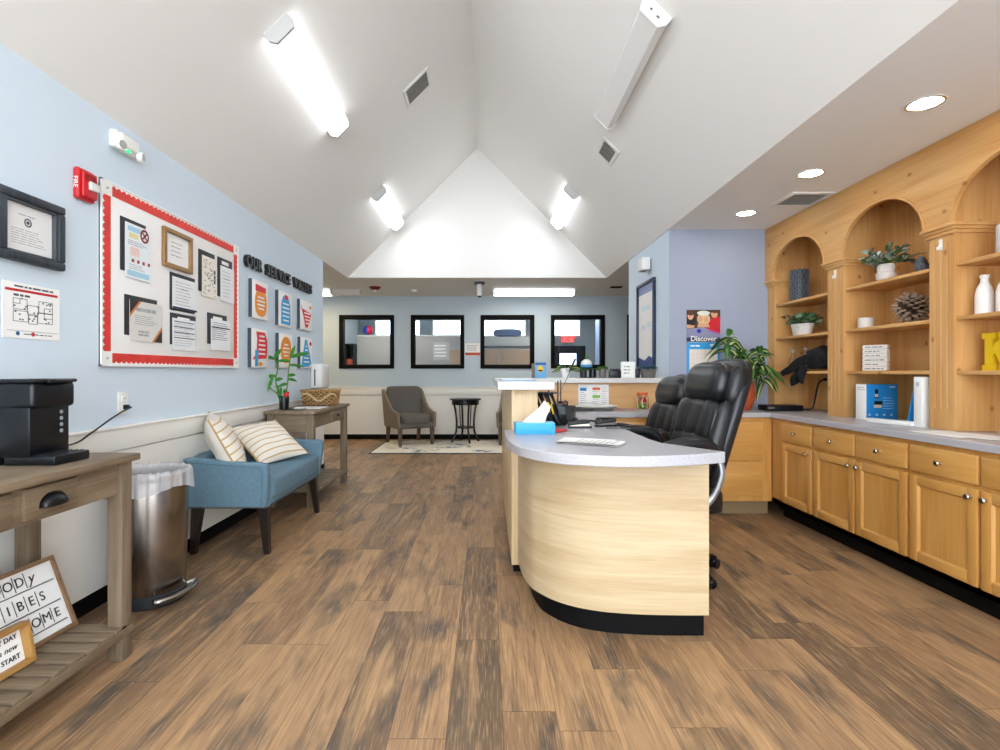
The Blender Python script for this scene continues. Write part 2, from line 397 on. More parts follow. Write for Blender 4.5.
b = B(); b.box(XL-.13, XL, YS, 6.3, 0, ZC); struct(b, 'wall_left', M_blue)
b = B(); b.box(-5.2, XL-.13, 6.18, 6.3, 0, ZC); struct(b, 'wall_alcove', M_blue2)
b = B(); b.box(-5.2, -5.08, 6.3, 13, 0, ZC); struct(b, 'wall_far_left', M_wains)
b = B(); b.box(2.93, 3.1, YS, 4.91, 0, ZC); struct(b, 'wall_right', M_lav)
b = B(); b.box(XE+.011, 4.6, 4.91, 6.3, 0, ZC); o = struct(b, 'wall_pier', [M_lav, mat('pier_blue', '#d6e5f3', .8, bump=.06, bscale=200)])
for p in o.data.polygons:
    if abs(p.normal.x) > .9: p.material_index = 1
b = B(); b.box(4.48, 4.6, 6.3, 13, 0, ZC); struct(b, 'wall_far_right', M_blue2)

wins = [(-2.58, -1.62), (-1.33, -.396), (-.113, .826), (1.113, 2.057)]
WZ0, WZ1 = 1.23, 2.165
b = B()
b.box(-5.1, 4.5, YB, YB+.12, 0, WZ0); b.box(-5.1, 4.5, YB, YB+.12, WZ1, ZC)
xs = [-5.1]+[v for w in wins for v in w]+[4.5]
for i in range(0, len(xs), 2): b.box(xs[i], xs[i+1], YB, YB+.12, WZ0, WZ1)
struct(b, 'wall_back', M_blue2)
for i, (x0, x1) in enumerate(wins):
    w = bpy.data.objects.new(f'window_{i+1}', None); COL.objects.link(w); w.location = ((x0+x1)/2, YB, WZ0); w['kind'] = 'structure'
    hw = (x1-x0)/2; hh = WZ1-WZ0; f = .07
    b = B()
    for (a0, a1, c0, c1) in ((-hw, hw, 0, f), (-hw, hw, hh-f, hh), (-hw, -hw+f, f, hh-f), (hw-f, hw, f, hh-f)):
        b.box(a0, a1, -.02, .13, c0, c1, .004)
    b.build('window_frame', M_black, w)
    b = B(); b.box(-hw+f, hw-f, .05, .056, f, hh-f); b.build('window_pane', M_glass, w)

# wainscot, rails, baseboards
b = B(); b.box(XL, XL+.012, YS, 6.3, .085, .755); b.box(XL-.13, XL, 6.3, 6.312, .085, .755); struct(b, 'trim_1', M_wains)
b = B(); b.box(XL, XL+.022, YS, 6.3, .76, .872, .003); b.box(XL, XL+.032, YS, 6.302, .872, .886, .004); b.box(XL-.13, XL+.02, 6.3, 6.322, .76, .886, .003); struct(b, 'trim_2', M_wains)
b = B(); b.box(-5.1, 2.4, YB-.012, YB, .085, .765); struct(b, 'trim_3', M_wains)
b = B(); b.box(-5.1, 2.4, YB-.022, YB, .77, .895, .003); b.box(-5.1, 2.4, YB-.032, YB, .895, .909, .004); struct(b, 'trim_4', M_wains)
b = B(); b.box(XL, XL+.014, YS, 6.3, 0, .085, .003); b.box(XL-.13, XL+.014, 6.3, 6.314, 0, .085); struct(b, 'baseboard_left', M_black)
b = B(); b.box(-5.1, 2.43, YB-.015, YB, 0, .085, .003); struct(b, 'baseboard_back', M_black)
d = bpy.data.objects.new('door_1', None); COL.objects.link(d); d.location = (2.9, YB, 0); d['kind'] = 'structure'
b = B(); b.box(-.46, -.39, -.03, .0, 0, 2.17, .004); b.box(.39, .46, -.03, 0, 0, 2.17, .004); b.box(-.39, .39, -.03, 0, 2.1, 2.17, .004); b.build('door_frame', M_black, d)
b = B(); b.box(-.39, .39, -.012, 0, .01, 2.1, .003); b.box(-.3, -.02, -.018, -.012, .2, .9, .004); b.box(.02, .3, -.018, -.012, .2, .9, .004); b.box(-.3, .3, -.018, -.012, 1.05, 1.95, .004); b.build('door_panel', wood('dark_door', '#3a2a20', '#20160f', 'z'), d)

# ------------------------------------------------------------------ room beyond the windows
YF = 12.8
b = B(); b.box(-3.22, -3.1, YB+.12, YF, 0, ZC); struct(b, 'wall_classroom', M_white)
ops = [(-2.72, -2.1), (-1.85, -1.6), (-1.33, -.55), (-.2, .95), (1.58, 2.27)]
b = B(); b.box(-5.1, 4.5, YF, YF+.12, 0, 2.02); b.box(-5.1, 4.5, YF, YF+.12, 2.44, ZC)
xs = [-5.1]+[v for w in ops for v in w]+[4.5]
for i in range(0, len(xs), 2): b.box(xs[i], xs[i+1], YF, YF+.12, 2.02, 2.44)
struct(b, 'wall_outer', M_blue2)
for i, (x0, x1) in enumerate(ops):
    w = bpy.data.objects.new(f'window_{i+5}', None); COL.objects.link(w); w.location = ((x0+x1)/2, YF, 2.02); w['kind'] = 'structure'
    hw = (x1-x0)/2; b = B()
    for q in ((-hw, hw, 0, .03), (-hw, hw, .39, .42), (-hw, -hw+.03, .03, .39), (hw-.03, hw, .03, .39)): b.box(q[0], q[1], .0, .1, q[2], q[3])
    b.build('window_frame', M_whpl, w)
    b = B(); b.box(-hw+.03, hw-.03, .05, .055, .03, .39); b.build('window_pane', M_glass, w)
M_part = mat('partition_grey', '#a3a09d', .7)
t_ = T('partition', 'low grey partition behind the two left windows with pale papers pinned on it', 'partition', (-1.6, 11.0, 0))
b = B(); b.box(-1.1, 1.12, 0, .08, .04, 1.93, .01); b.build('panel', M_part, t_)
b = B(); b.box(-1.12, 1.14, -.01, .09, 1.9, 1.94, .006); b.build('cap_rail', mat('partition_cap', '#c2c0bd', .5), t_)
for sx in (-1.0, 1.02):
    b = B(); b.box(sx-.03, sx+.03, -.05, .13, 0, .04, .01); b.build('foot', M_darkpl, t_)
pz = T('notice_sheet', 'pale printed sheet pinned on the grey partition seen through the second window from the left', 'sheet', (-.95, 10.999, 1.42))  # flat panel modelled in place of reflected poster text
b = B(); b.box(-.17, .17, -.002, 0, 0, .37); b.build('sheet', mat('sheet_grey', '#b9b6b1', .8), pz)
b = B(); fine_print(b, -.14, .14, .05, .33, 4, -.002, .03, 5); b.build('printed_text', M_paper, pz)  # pale bars imitate the reflected lettering
cb = T('storage_cabinet', 'tan storage cabinet at the right edge inside the second window from the left', 'cabinet', (-.62, 10.74, 0))
b = B(); b.box(-.14, .16, 0, .18, 0, 1.66, .006); b.build('body', M_part, cb)
b = B(); b.box(-.13, .15, -.015, 0, .1, 1.62, .006); o = b.build('door', mat('tan_door', '#a98a6a', .6), cb)
b = B(); b.cyl((.11, -.03, .9), (.11, -.03, 1.05), .008); b.build('handle', M_nickel, o)
bk = T('bookshelf', 'small dark shelf unit with coloured bins behind the leftmost window', 'bookshelf', (-2.86, 11.0, 0))
b = B(); b.box(-.09, .09, 0, .3, 0, .04); b.box(-.09, -.07, 0, .3, .04, 1.76); b.box(.07, .09, 0, .3, .04, 1.76); b.box(-.07, .07, .28, .3, .04, 1.76)
for z in (.5, .9, 1.3, 1.74): b.box(-.07, .07, 0, .28, z, z+.02)
b.build('case', mat('dark_green_black', '#18211f', .5), bk)
for z, c in ((.92, '#2f6d63'), (1.32, '#c4532c'), (.52, '#2b4f7e')):
    bn = B(); bn.box(-.06, .06, .02, .26, z, z+.12, .01); o = bn.build('storage_bin', mat('bin'+c, c, .5), None, (-2.86, 11.0, 0))
    tag(o, {'#2f6d63': 'green bin on the lower middle shelf of the dark shelf unit', '#c4532c': 'orange bin on the upper shelf of the dark shelf unit', '#2b4f7e': 'blue bin on the lowest visible shelf of the dark shelf unit'}[c], 'bin', 'bins in the dark shelf unit')
b = B(); b.sq((0, 0, .1), (.1, .1, .1), 1, 1, 24, 16)
for k in range(len(b.f)): b.fm[k] = 0 if (k % 24) < 6 or (k % 24) > 19 else 1
o = b.build('play_ball', [mat('ball_red', '#d3224f', .3), mat('ball_blue', '#2749b8', .3)], None, (-2.48, 11.04, 1.94)); tag(o, 'red and blue ball resting on the partition behind the leftmost window', 'ball')
o.rotation_euler = (0, 0, -.5)
sc = T('sink_cabinet', 'grey counter unit with two tan doors behind the third window from the left', 'cabinet', (.42, 10.7, 0))
b = B(); b.box(-.58, .55, 0, .55, 0, 1.68, .006); b.build('body', M_part, sc)
b = B(); b.box(-.6, .57, .25, .57, 1.68, 1.9, .006); b.build('backsplash', mat('pale_splash', '#bdbcba', .5), sc)
b = B(); b.box(-.6, .57, -.02, .25, 1.66, 1.7, .006); b.build('counter_edge', mat('dark_edge', '#4a4644', .5), sc)
for i, (x0, x1) in enumerate(((-.56, -.18), (-.15, .5))):
    b = B(); b.box(x0, x1, -.02, 0, .95, 1.62, .008); o = b.build('door', mat('tan_door', '#a98a6a', .6), sc)
    b = B(); b.cyl((x0+.04 if i else x1-.04, -.04, 1.4), (x0+.04 if i else x1-.04, -.04, 1.5), .007); b.build('handle', M_nickel, o)
b = B(); b.sq((0, 0, .085), (.3, .1, .085), .6, .6); o = b.build('bolster', mat('blue_bolster', '#47608a', .8, bump=.2, bscale=60), None, (.43, 11.08, 1.9)); tag(o, 'dark blue bolster cushion lying on the counter unit behind the third window', 'cushion')
ex = T('exit_sign', 'red lit exit sign on the far wall seen through the rightmost window', 'sign', (1.95, YF, 1.85))
b = B(); b.box(-.16, .16, -.05, 0, 0, .2, .01); b.build('housing', M_whpl, ex)
text('EXIT', .16, mat('exit_red', '#ff2a2a', .5, emit='#ff2020', estr=2.5), ex, (0, -.052, .1), font_w=.004)
gd = bpy.data.objects.new('door_2', None); COL.objects.link(gd); gd.location = (1.95, YF, 0); gd['kind'] = 'structure'
b = B(); b.box(-.36, -.2, -.05, 0, 0, 1.8, .004); b.box(.2, .42, -.05, 0, 0, 1.8, .004); b.box(-.2, .2, -.05, 0, 1.62, 1.8, .004); b.box(-.2, .2, -.05, 0, 0, 1.0, .004); b.build('door_frame', mat('door_navy', '#2a313b', .5), gd)
b = B(); b.box(-.2, .2, -.03, -.02, 1.0, 1.62); b.build('door_pane', mat('lit_pane', '#dcecfa', .2, emit='#dcecfa', estr=1.2), gd)  # pane glows by itself to imitate daylight; the wall behind is solid
b = B()
b.grid(lambda u, v: (.03*math.sin(u*28)+.12*u*(.4+.6*v)+.0, -.35*u, .9+1.5*v), 40, 10)
o = b.build('curtain', mat('blue_curtain', '#a9bfe0', .8), None, (2.12, 10.3, 0)); tag(o, 'pale blue curtain hanging inside the rightmost window', 'curtain')
o.modifiers.new('thick', 'SOLIDIFY').thickness = .008

# ------------------------------------------------------------------ luminaires and ceiling fittings
def luminaire(lit=True, ln=1.24, label='', loc=(0, 0, 0), tilt=0, rz=0, mirror=1, ends=True):
    t_ = T('ceiling_light', label, 'light', loc, rz, 'wraparound tube lights')
    hl = ln/2
    b = B(); b.box(-.075, .075, -hl, hl, -.045, 0, .004); b.build('housing', M_white, t_)
    prof = [(-.088, -.02), (-.092, -.05), (-.066, -.088), (.066, -.088), (.092, -.05), (.088, -.02), (.076, -.02), (.076, -.046), (-.076, -.046), (-.076, -.02)]
    b = B(); b.prism(prof, -hl+.012, hl-.012, 'y'); dm = ((M_lampfill if loc[1] > 10 else M_lampw if loc[0] < -3 else M_lampb if loc[1] > 8 else M_lamp) if lit else M_lampoff); o = b.build('diffuser', [dm, M_lampside if lit else M_lampoff], t_)
    for p in o.data.polygons: p.material_index = 0 if p.normal.z < -.8 else 1
    pe = [(-.092, -.0), (-.096, -.05), (-.069, -.093), (.069, -.093), (.096, -.05), (.092, 0)]
    for s in (-1, 1):
        b = B(); b.prism(pe, s*hl-.012, s*hl+.012, 'y')
        if not lit and s < 0:
            b.mi = 1; b.box(-.035, -.02, -hl-.014, -hl-.011, -.05, -.04); b.box(.02, .04, -hl-.014, -hl-.011, -.055, -.045); b.mi = 0
        b.build('end_cap', [M_whpl if not lit else mat('grey_cap', '#c9c9c7', .5), M_ink], t_)
    t_.rotation_euler = (0, tilt, rz)
    return t_
A45 = math.atan(1.0025)
def on_left(X): return (X, ZC+(X-XL)*1.0025)
def on_right(X): return (X, ZC+(XE-X)*1.0025)
xl_, zl_ = on_left(-1.24); xr_, zr_ = on_right(.965)
# a lamp on the left slope hangs along the inward normal (+x,-z)
luminaire(True, 1.24, 'large lit tube light on the left slope nearest the camera', (xl_, 3.72, zl_), -A45)
luminaire(True, 1.24, 'small lit tube light far along the left slope near the gable', (xl_, 6.58, zl_), -A45)
luminaire(False, 1.24, 'unlit white tube light on the right slope nearest the camera', (xr_, 3.58, zr_), A45)
luminaire(True, 1.24, 'small lit tube light far along the right slope near the gable', (xr_, 6.52, zr_), A45)
luminaire(True, 1.3, 'lit tube light on the low back ceiling above the middle windows', (.75, 8.5, ZC), 0, R90)
luminaire(True, 1.24, 'lit tube light on the low ceiling peeking past the left wall end', (-3.1, 8.5, ZC), 0, R90)
luminaire(False, .42, 'short unlit cream fixture on the low ceiling left of the red detector', (-2.24, 8.5, ZC), 0, R90)
luminaire(True, 1.24, 'lit tube light on the left slope behind the camera', (xl_, .78, zl_), -A45)  # unseen fixture added for its light on the near room
luminaire(True, 1.24, 'lit tube light on the right slope behind the camera', (xr_, .78, zr_), A45)  # out-of-view counterpart, likewise added for its light
luminaire(True, 1.24, 'lit tube light inside the room behind the left windows', (-1.9, 10.2, ZC), 0, R90)  # hidden fixture added because the inner room needed light
luminaire(True, 1.24, 'lit tube light inside the room behind the right windows', (1.6, 10.2, ZC), 0, R90)  # second hidden fixture added to lift the inner room

rec = None
for i, (y, lab) in enumerate(((2.6, 'round recessed downlight nearest the camera in the right ceiling'), (3.52, 'middle round recessed downlight above the bookcase counter'), (4.4, 'round recessed downlight farthest from camera near the lavender wall'))):
    if rec is None:
        rec = T('recessed_light', lab, 'light', (2.15, y, ZC), 0, 'recessed downlights')
        b = B(); b.lathe([(.068, -.001), (.08, -.001), (.082, -.005), (.078, -.008), (.07, -.006)], 32); b.build('trim_ring', M_chrome, rec)
        b = B(); b.lathe([(.001, -.005), (.03, -.006), (.066, -.004), (.066, -.001), (.001, -.001)], 32); b.build('lens', M_can, rec)
    else: dup(rec, (2.15, y, ZC), 0, lab)

def vent(label, loc, w, l, rot, slats=9, dark='#8a8783'):
    t_ = T('air_vent', label, 'vent', loc, 0, 'ceiling air vents'); t_.rotation_euler = rot
    b = B(); e = .03
    for q in ((-w/2-e, w/2+e, -l/2-e, -l/2), (-w/2-e, w/2+e, l/2, l/2+e), (-w/2-e, -w/2, -l/2, l/2), (w/2, w/2+e, -l/2, l/2)): b.box(q[0], q[1], q[2], q[3], -.012, 0, .003)
    b.build('frame', M_whpl, t_)
    b = B(); b.box(-w/2, w/2, -l/2, l/2, -.002, 0); b.build('duct_back', mat('duct'+dark, dark, .8), t_)
    b = B()
    for i in range(slats):
        y = -l/2+l*(i+.5)/slats; b.cb((0, y, -.007), (w, l/slats*.45, .002), rot=Matrix.Rotation(.6, 4, 'X'))
    b.build('louvre', mat('louvre_grey', '#b3b0ab', .6), t_)
    return t_
x, z = on_left(-.645); vent('dark square air vent high on the left vault slope', (x, 4.9, z), .26, .24, (0, -A45, 0))
x, z = on_right(1.06); vent('small air vent on the right vault slope beyond the unlit light', (x, 4.66, z), .13, .26, (0, A45, 0), 6)
vent('flat grey air vent in the low ceiling beside the bookcase', (2.4, 4.04, ZC), .26, .26, (0, 0, 0))

o = T('smoke_detector', 'dark red ceiling strobe with white lens near the back wall', 'detector', (-1.74, 8.23, ZC))
b = B(); b.lathe([(.09, 0), (.092, -.012), (.06, -.04), (.03, -.05), (.001, -.05)][::-1]); b.build('body', mat('detector_red', '#7d1719', .4), o)
b = B(); b.lathe([(.03, -.05), (.03, -.07), (.001, -.075)][::-1]); b.build('lens', M_whpl, o)
b = B(); b.lathe([(.001, -.045), (.03, -.045), (.05, -.03), (.055, 0), (.001, 0)]); o = b.build('smoke_sensor', M_whpl, None, (-1.17, 8.5, ZC)); tag(o, 'small white round sensor on the low ceiling above the second window', 'detector')
o = T('security_camera', 'white cylinder security camera hanging from the low ceiling at centre', 'camera', (-.11, 7.8, ZC))
b = B(); b.lathe([(.001, -.03), (.075, -.03), (.085, 0), (.001, 0)]); b.build('mount', mat('camera_mount', '#4b4f5b', .5), o)
b = B(); b.lathe([(.001, -.2), (.032, -.2), (.038, -.19), (.042, -.06), (.03, -.03), (.001, -.03)]); b.build('housing', M_whpl, o)
b = B(); b.lathe([(.001, -.222), (.026, -.22), (.03, -.2), (.001, -.2)]); b.build('lens', M_blackpl, o)
b = B(); b.box(-.09, .09, -.05, .05, -.012, 0, .004)
for k in range(4): b.box(-.08, .08, -.04+.024*k, -.032+.024*k, -.016, -.012)
o = b.build('slot_vent', M_black, None, (2.0, 8.2, ZC)); tag(o, 'small black slot vent on the low ceiling at right of back area', 'vent')

# ------------------------------------------------------------------ left wall
def wall_l(name, label, cat, Y, Z, group=None): return T(name, label, cat, (XL, Y, Z), R90, group)

# framed certificate
y0, _ = WL(-1, 200, .03); y1, zt = WL(65.3, 208.3, .03); _, zb = WL(65.3, 271.8, .03)
fw, fh = y1-y0, zt-zb
t_ = wall_l('framed_certificate', 'certificate in a thick black distressed frame at the far left', 'frame', (y0+y1)/2, zb)
M_dfr = wood('black_distressed', '#39434d', '#14181d', 'z', .5, 12, 20)
b = B(); e = .036
for q in ((-fw/2, fw/2, 0, e), (-fw/2, fw/2, fh-e, fh), (-fw/2, -fw/2+e, e, fh-e), (fw/2-e, fw/2, e, fh-e)): b.box(q[0], q[1], -.035, 0, q[2], q[3], .008)
b.build('frame', M_dfr, t_)
b = B(); i_ = .01
for q in ((-fw/2+e, fw/2-e, e, e+i_), (-fw/2+e, fw/2-e, fh-e-i_, fh-e), (-fw/2+e, -fw/2+e+i_, e+i_, fh-e-i_), (fw/2-e-i_, fw/2-e, e+i_, fh-e-i_)): b.box(q[0], q[1], -.024, 0, q[2], q[3], .003)
b.build('frame_liner', mat('liner', '#4d5155', .5), t_)
b = B(); b.box(-fw/2+e+i_, fw/2-e-i_, -.006, 0, e+i_, fh-e-i_); o = b.build('certificate_sheet', mat('certificate', '#e6e5e3', .6), t_)
b = B(); fine_print(b, -fw/2+.08, fw/2-.075, .075, fh-.145, 7, -.006, .0028, 3); fine_print(b, -.05, .05, fh-.095, fh-.08, 1, -.006, .004, 5); b.build('printed_text', M_inklt, o)
b = B(); b.M = Matrix.Translation((-.005, -.006, fh-.115)) @ Matrix.Rotation(R90, 4, 'X'); b.lathe([(.0125, 0), (.018, 0), (.018, .001), (.0125, .001)], 24); b.lathe([(.001, 0), (.008, 0), (.008, .001), (.001, .001)], 12); b.build('seal', M_ink, o)

# evacuation plan
y0, _ = WL(2, 280); y1, zt = WL(59, 290.4); _, zb = WL(59, 341); w, h = y1-y0, zt-zb
t_ = wall_l('evacuation_plan', 'white floor plan sheet with red header taped below the black frame', 'poster', (y0+y1)/2, zb)
b = B(); b.box(-w/2, w/2, -.003, 0, 0, h); b.build('sheet', M_paper, t_)
b = B(); b.box(-w/2+.01, w/2-.012, -.0038, -.003, h*.84, h*.885); b.build('red_band', M_red, t_)
b = B(); fine_print(b, -w*.32, w*.38, h*.91, h*.96, 1, -.003, .007, 2)
u = -.003
def rect(x0, x1, z0, z1, tk=.0022):
    for q in ((x0, x1, z0, z0+tk), (x0, x1, z1-tk, z1), (x0, x0+tk, z0, z1), (x1-tk, x1, z0, z1)): b.box(q[0], q[1], u-.0007, u, q[2], q[3])
rr = random.Random(4)
for (a, c, d_, e_) in ((-.34, -.1, .52, .72), (-.1, .1, .45, .62), (.1, .36, .5, .72), (-.34, -.08, .3, .5), (-.08, .08, .27, .44), (.08, .36, .3, .5), (-.34, -.22, .62, .72), (.2, .36, .4, .6)): rect(a*w, c*w, d_*h, e_*h)
for k in range(26):
    x, z = rr.uniform(-.36, .36)*w, rr.uniform(.28, .74)*h; b.box(x, x+.008, u-.0007, u, z, z+.006)
fine_print(b, -w*.33, 0, h*.75, h*.8, 1, u, .009, 9); b.box(-w*.44, w*.46, u-.0006, u, h*.13, h*.136)
fine_print(b, -w*.16, w*.38, h*.06, h*.1, 1, u, .004, 6); b.build('printed_plan', M_ink, t_)
for x, c in ((-.26, '#27588f'), (0, '#c0303a')):
    b = B(); b.M = Matrix.Translation((x*w, -.003, h*.085)) @ Matrix.Rotation(R90, 4, 'X'); b.lathe([(.001, 0), (.009, 0), (.009, .001), (.001, .001)], 16); b.build('legend_dot', mat('dot'+c, c, .7), t_)

# fire alarm
y0, _ = WL(75.5, 170, .03); y1, _ = WL(98.5, 180, .03); Zt = WL(75.5, 164, .03)[1]; Zb = WL(75.5, 196, .03)[1]
t_ = wall_l('fire_alarm', 'red fire alarm horn strobe beside the bulletin board corner', 'alarm', (y0+y1)/2, Zb)
h = Zt-Zb; w = .112
b = B(); b.box(-w/2, w/2, -.03, 0, 0, h, .012, 3); b.build('back_box', M_red, t_)
b = B(); b.box(-w/2+.014, w/2-.006, -.045, -.03, .012, h-.012, .008, 3); o = b.build('cover', M_red, t_)
b = B()
for k in range(5): b.box(-.03, .035, -.0475, -.045, h-.03-.007*k, h-.027-.007*k)
b.build('grille', mat('alarm_dark_red', '#8d1217', .5), o)
b = B(); b.box(-.012, .05, -.058, -.042, .05, .092, .006, 3); b.build('strobe_lens', mat('strobe', '#dcdad6', .12, spec=.8), t_)
text('FIRE', .03, M_paper, t_, (-w/2-.0005, -.016, h*.5), extrude=.0008).rotation_euler = (0, R90, -R90)

# emergency light
yc, zc = WL(124, 147)
t_ = wall_l('emergency_light', 'white twin head emergency light high on the blue wall', 'light', yc-.025, zc-.065); t_.scale = (.88, .88, .9)
b = B(); b.box(-.115, .095, -.05, 0, .02, .125, .018, 3); b.box(-.09, .08, -.068, -.045, .04, .115, .014, 3); b.build('housing', M_whpl, t_)
for s in (-1, 1):
    b = B(); b.M = Matrix.Translation((s*.085-.012, -.05, .03)) @ Matrix.Scale(.72, 4) @ Matrix.Rotation(R90, 4, 'X') @ Matrix.Rotation(s*.25, 4, 'Y'); b.lathe([(.001, 0), (.03, 0), (.04, .025), (.042, .05), (.036, .052), (.001, .045)], 24); o = b.build('lamp_head', M_whpl, t_)
    b = B(); b.M = Matrix.Translation((s*.085-.012, -.05, .03)) @ Matrix.Scale(.72, 4) @ Matrix.Rotation(R90, 4, 'X') @ Matrix.Rotation(s*.25, 4, 'Y'); b.lathe([(.001, .052), (.02, .052), (.034, .0525), (.034, .054), (.001, .056)], 24); b.build('reflector', M_chrome, o)
b = B(); b.box(-.02, .0, -.062, -.045, .022, .034, .003); b.build('indicator', mat('green_led', '#25c06a', .4, emit='#1fd070', estr=1), t_)

# bulletin board
BY0, BY1, BZ0, BZ1 = 2.655, 4.12, 1.2, 2.147
bw, bh = BY1-BY0, BZ1-BZ0
t_ = wall_l('bulletin_board', 'large white bulletin board with red scalloped border on the blue wall', 'board', (BY0+BY1)/2, BZ0)
b = B(); b.box(-bw/2, bw/2, -.014, 0, 0, bh, .003); b.build('board_panel', mat('board_white', '#f0efec', .7), t_)
b = B()
for q in ((-bw/2, bw/2, 0, .008), (-bw/2, bw/2, bh-.008, bh), (-bw/2, -bw/2+.008, 0, bh), (bw/2-.008, bw/2, 0, bh)): b.box(q[0], q[1], -.02, -.004, q[2], q[3])
b.build('rim', M_white, t_)
def scallop(length, n, base, amp):
    pts = [(0, 0), (length, 0)]
    for k in range(n, -1, -1):
        x = length*k/n; pts.append((x, base))
        if k > 0: pts.append((x-length/n*.25, base+amp*.8)); pts.append((x-length/n*.5, base+amp)); pts.append((x-length/n*.75, base+amp*.8))
    return pts
mg = .075
for k in range(4):
    b = B(); hor = k < 2; ln = (bw if hor else bh)-2*mg*(.98)
    pts = scallop(ln, 34 if hor else 22, .038, .014)
    if k == 0: P = [(-ln/2+u, .068-v) for u, v in pts]
    elif k == 1: P = [(-ln/2+u, bh-.068+v) for u, v in pts]
    elif k == 2: P = [(-bw/2+.068-v, bh/2-ln/2+u) for u, v in pts]
    else: P = [(bw/2-.068+v, bh/2-ln/2+u) for u, v in pts]
    b.prism(P, -.017, -.014, 'y'); b.build('border_strip', M_redbd, t_)
for sx in (-1, 1):
    for sz in (0, 1):
        b = B(); x = sx*(bw/2-.04); z = .04 if sz == 0 else bh-.04
        b.box(x-.036, x+.036, -.019, -.014, z-.036, z+.036); b.M = Matrix.Translation((x, -.019, z)) @ Matrix.Rotation(R90, 4, 'X'); b.mi = 1; b.lathe([(.001, 0), (.006, 0), (.004, .005), (.001, .006)], 12); b.build('corner_piece', [M_white, M_nickel], t_)

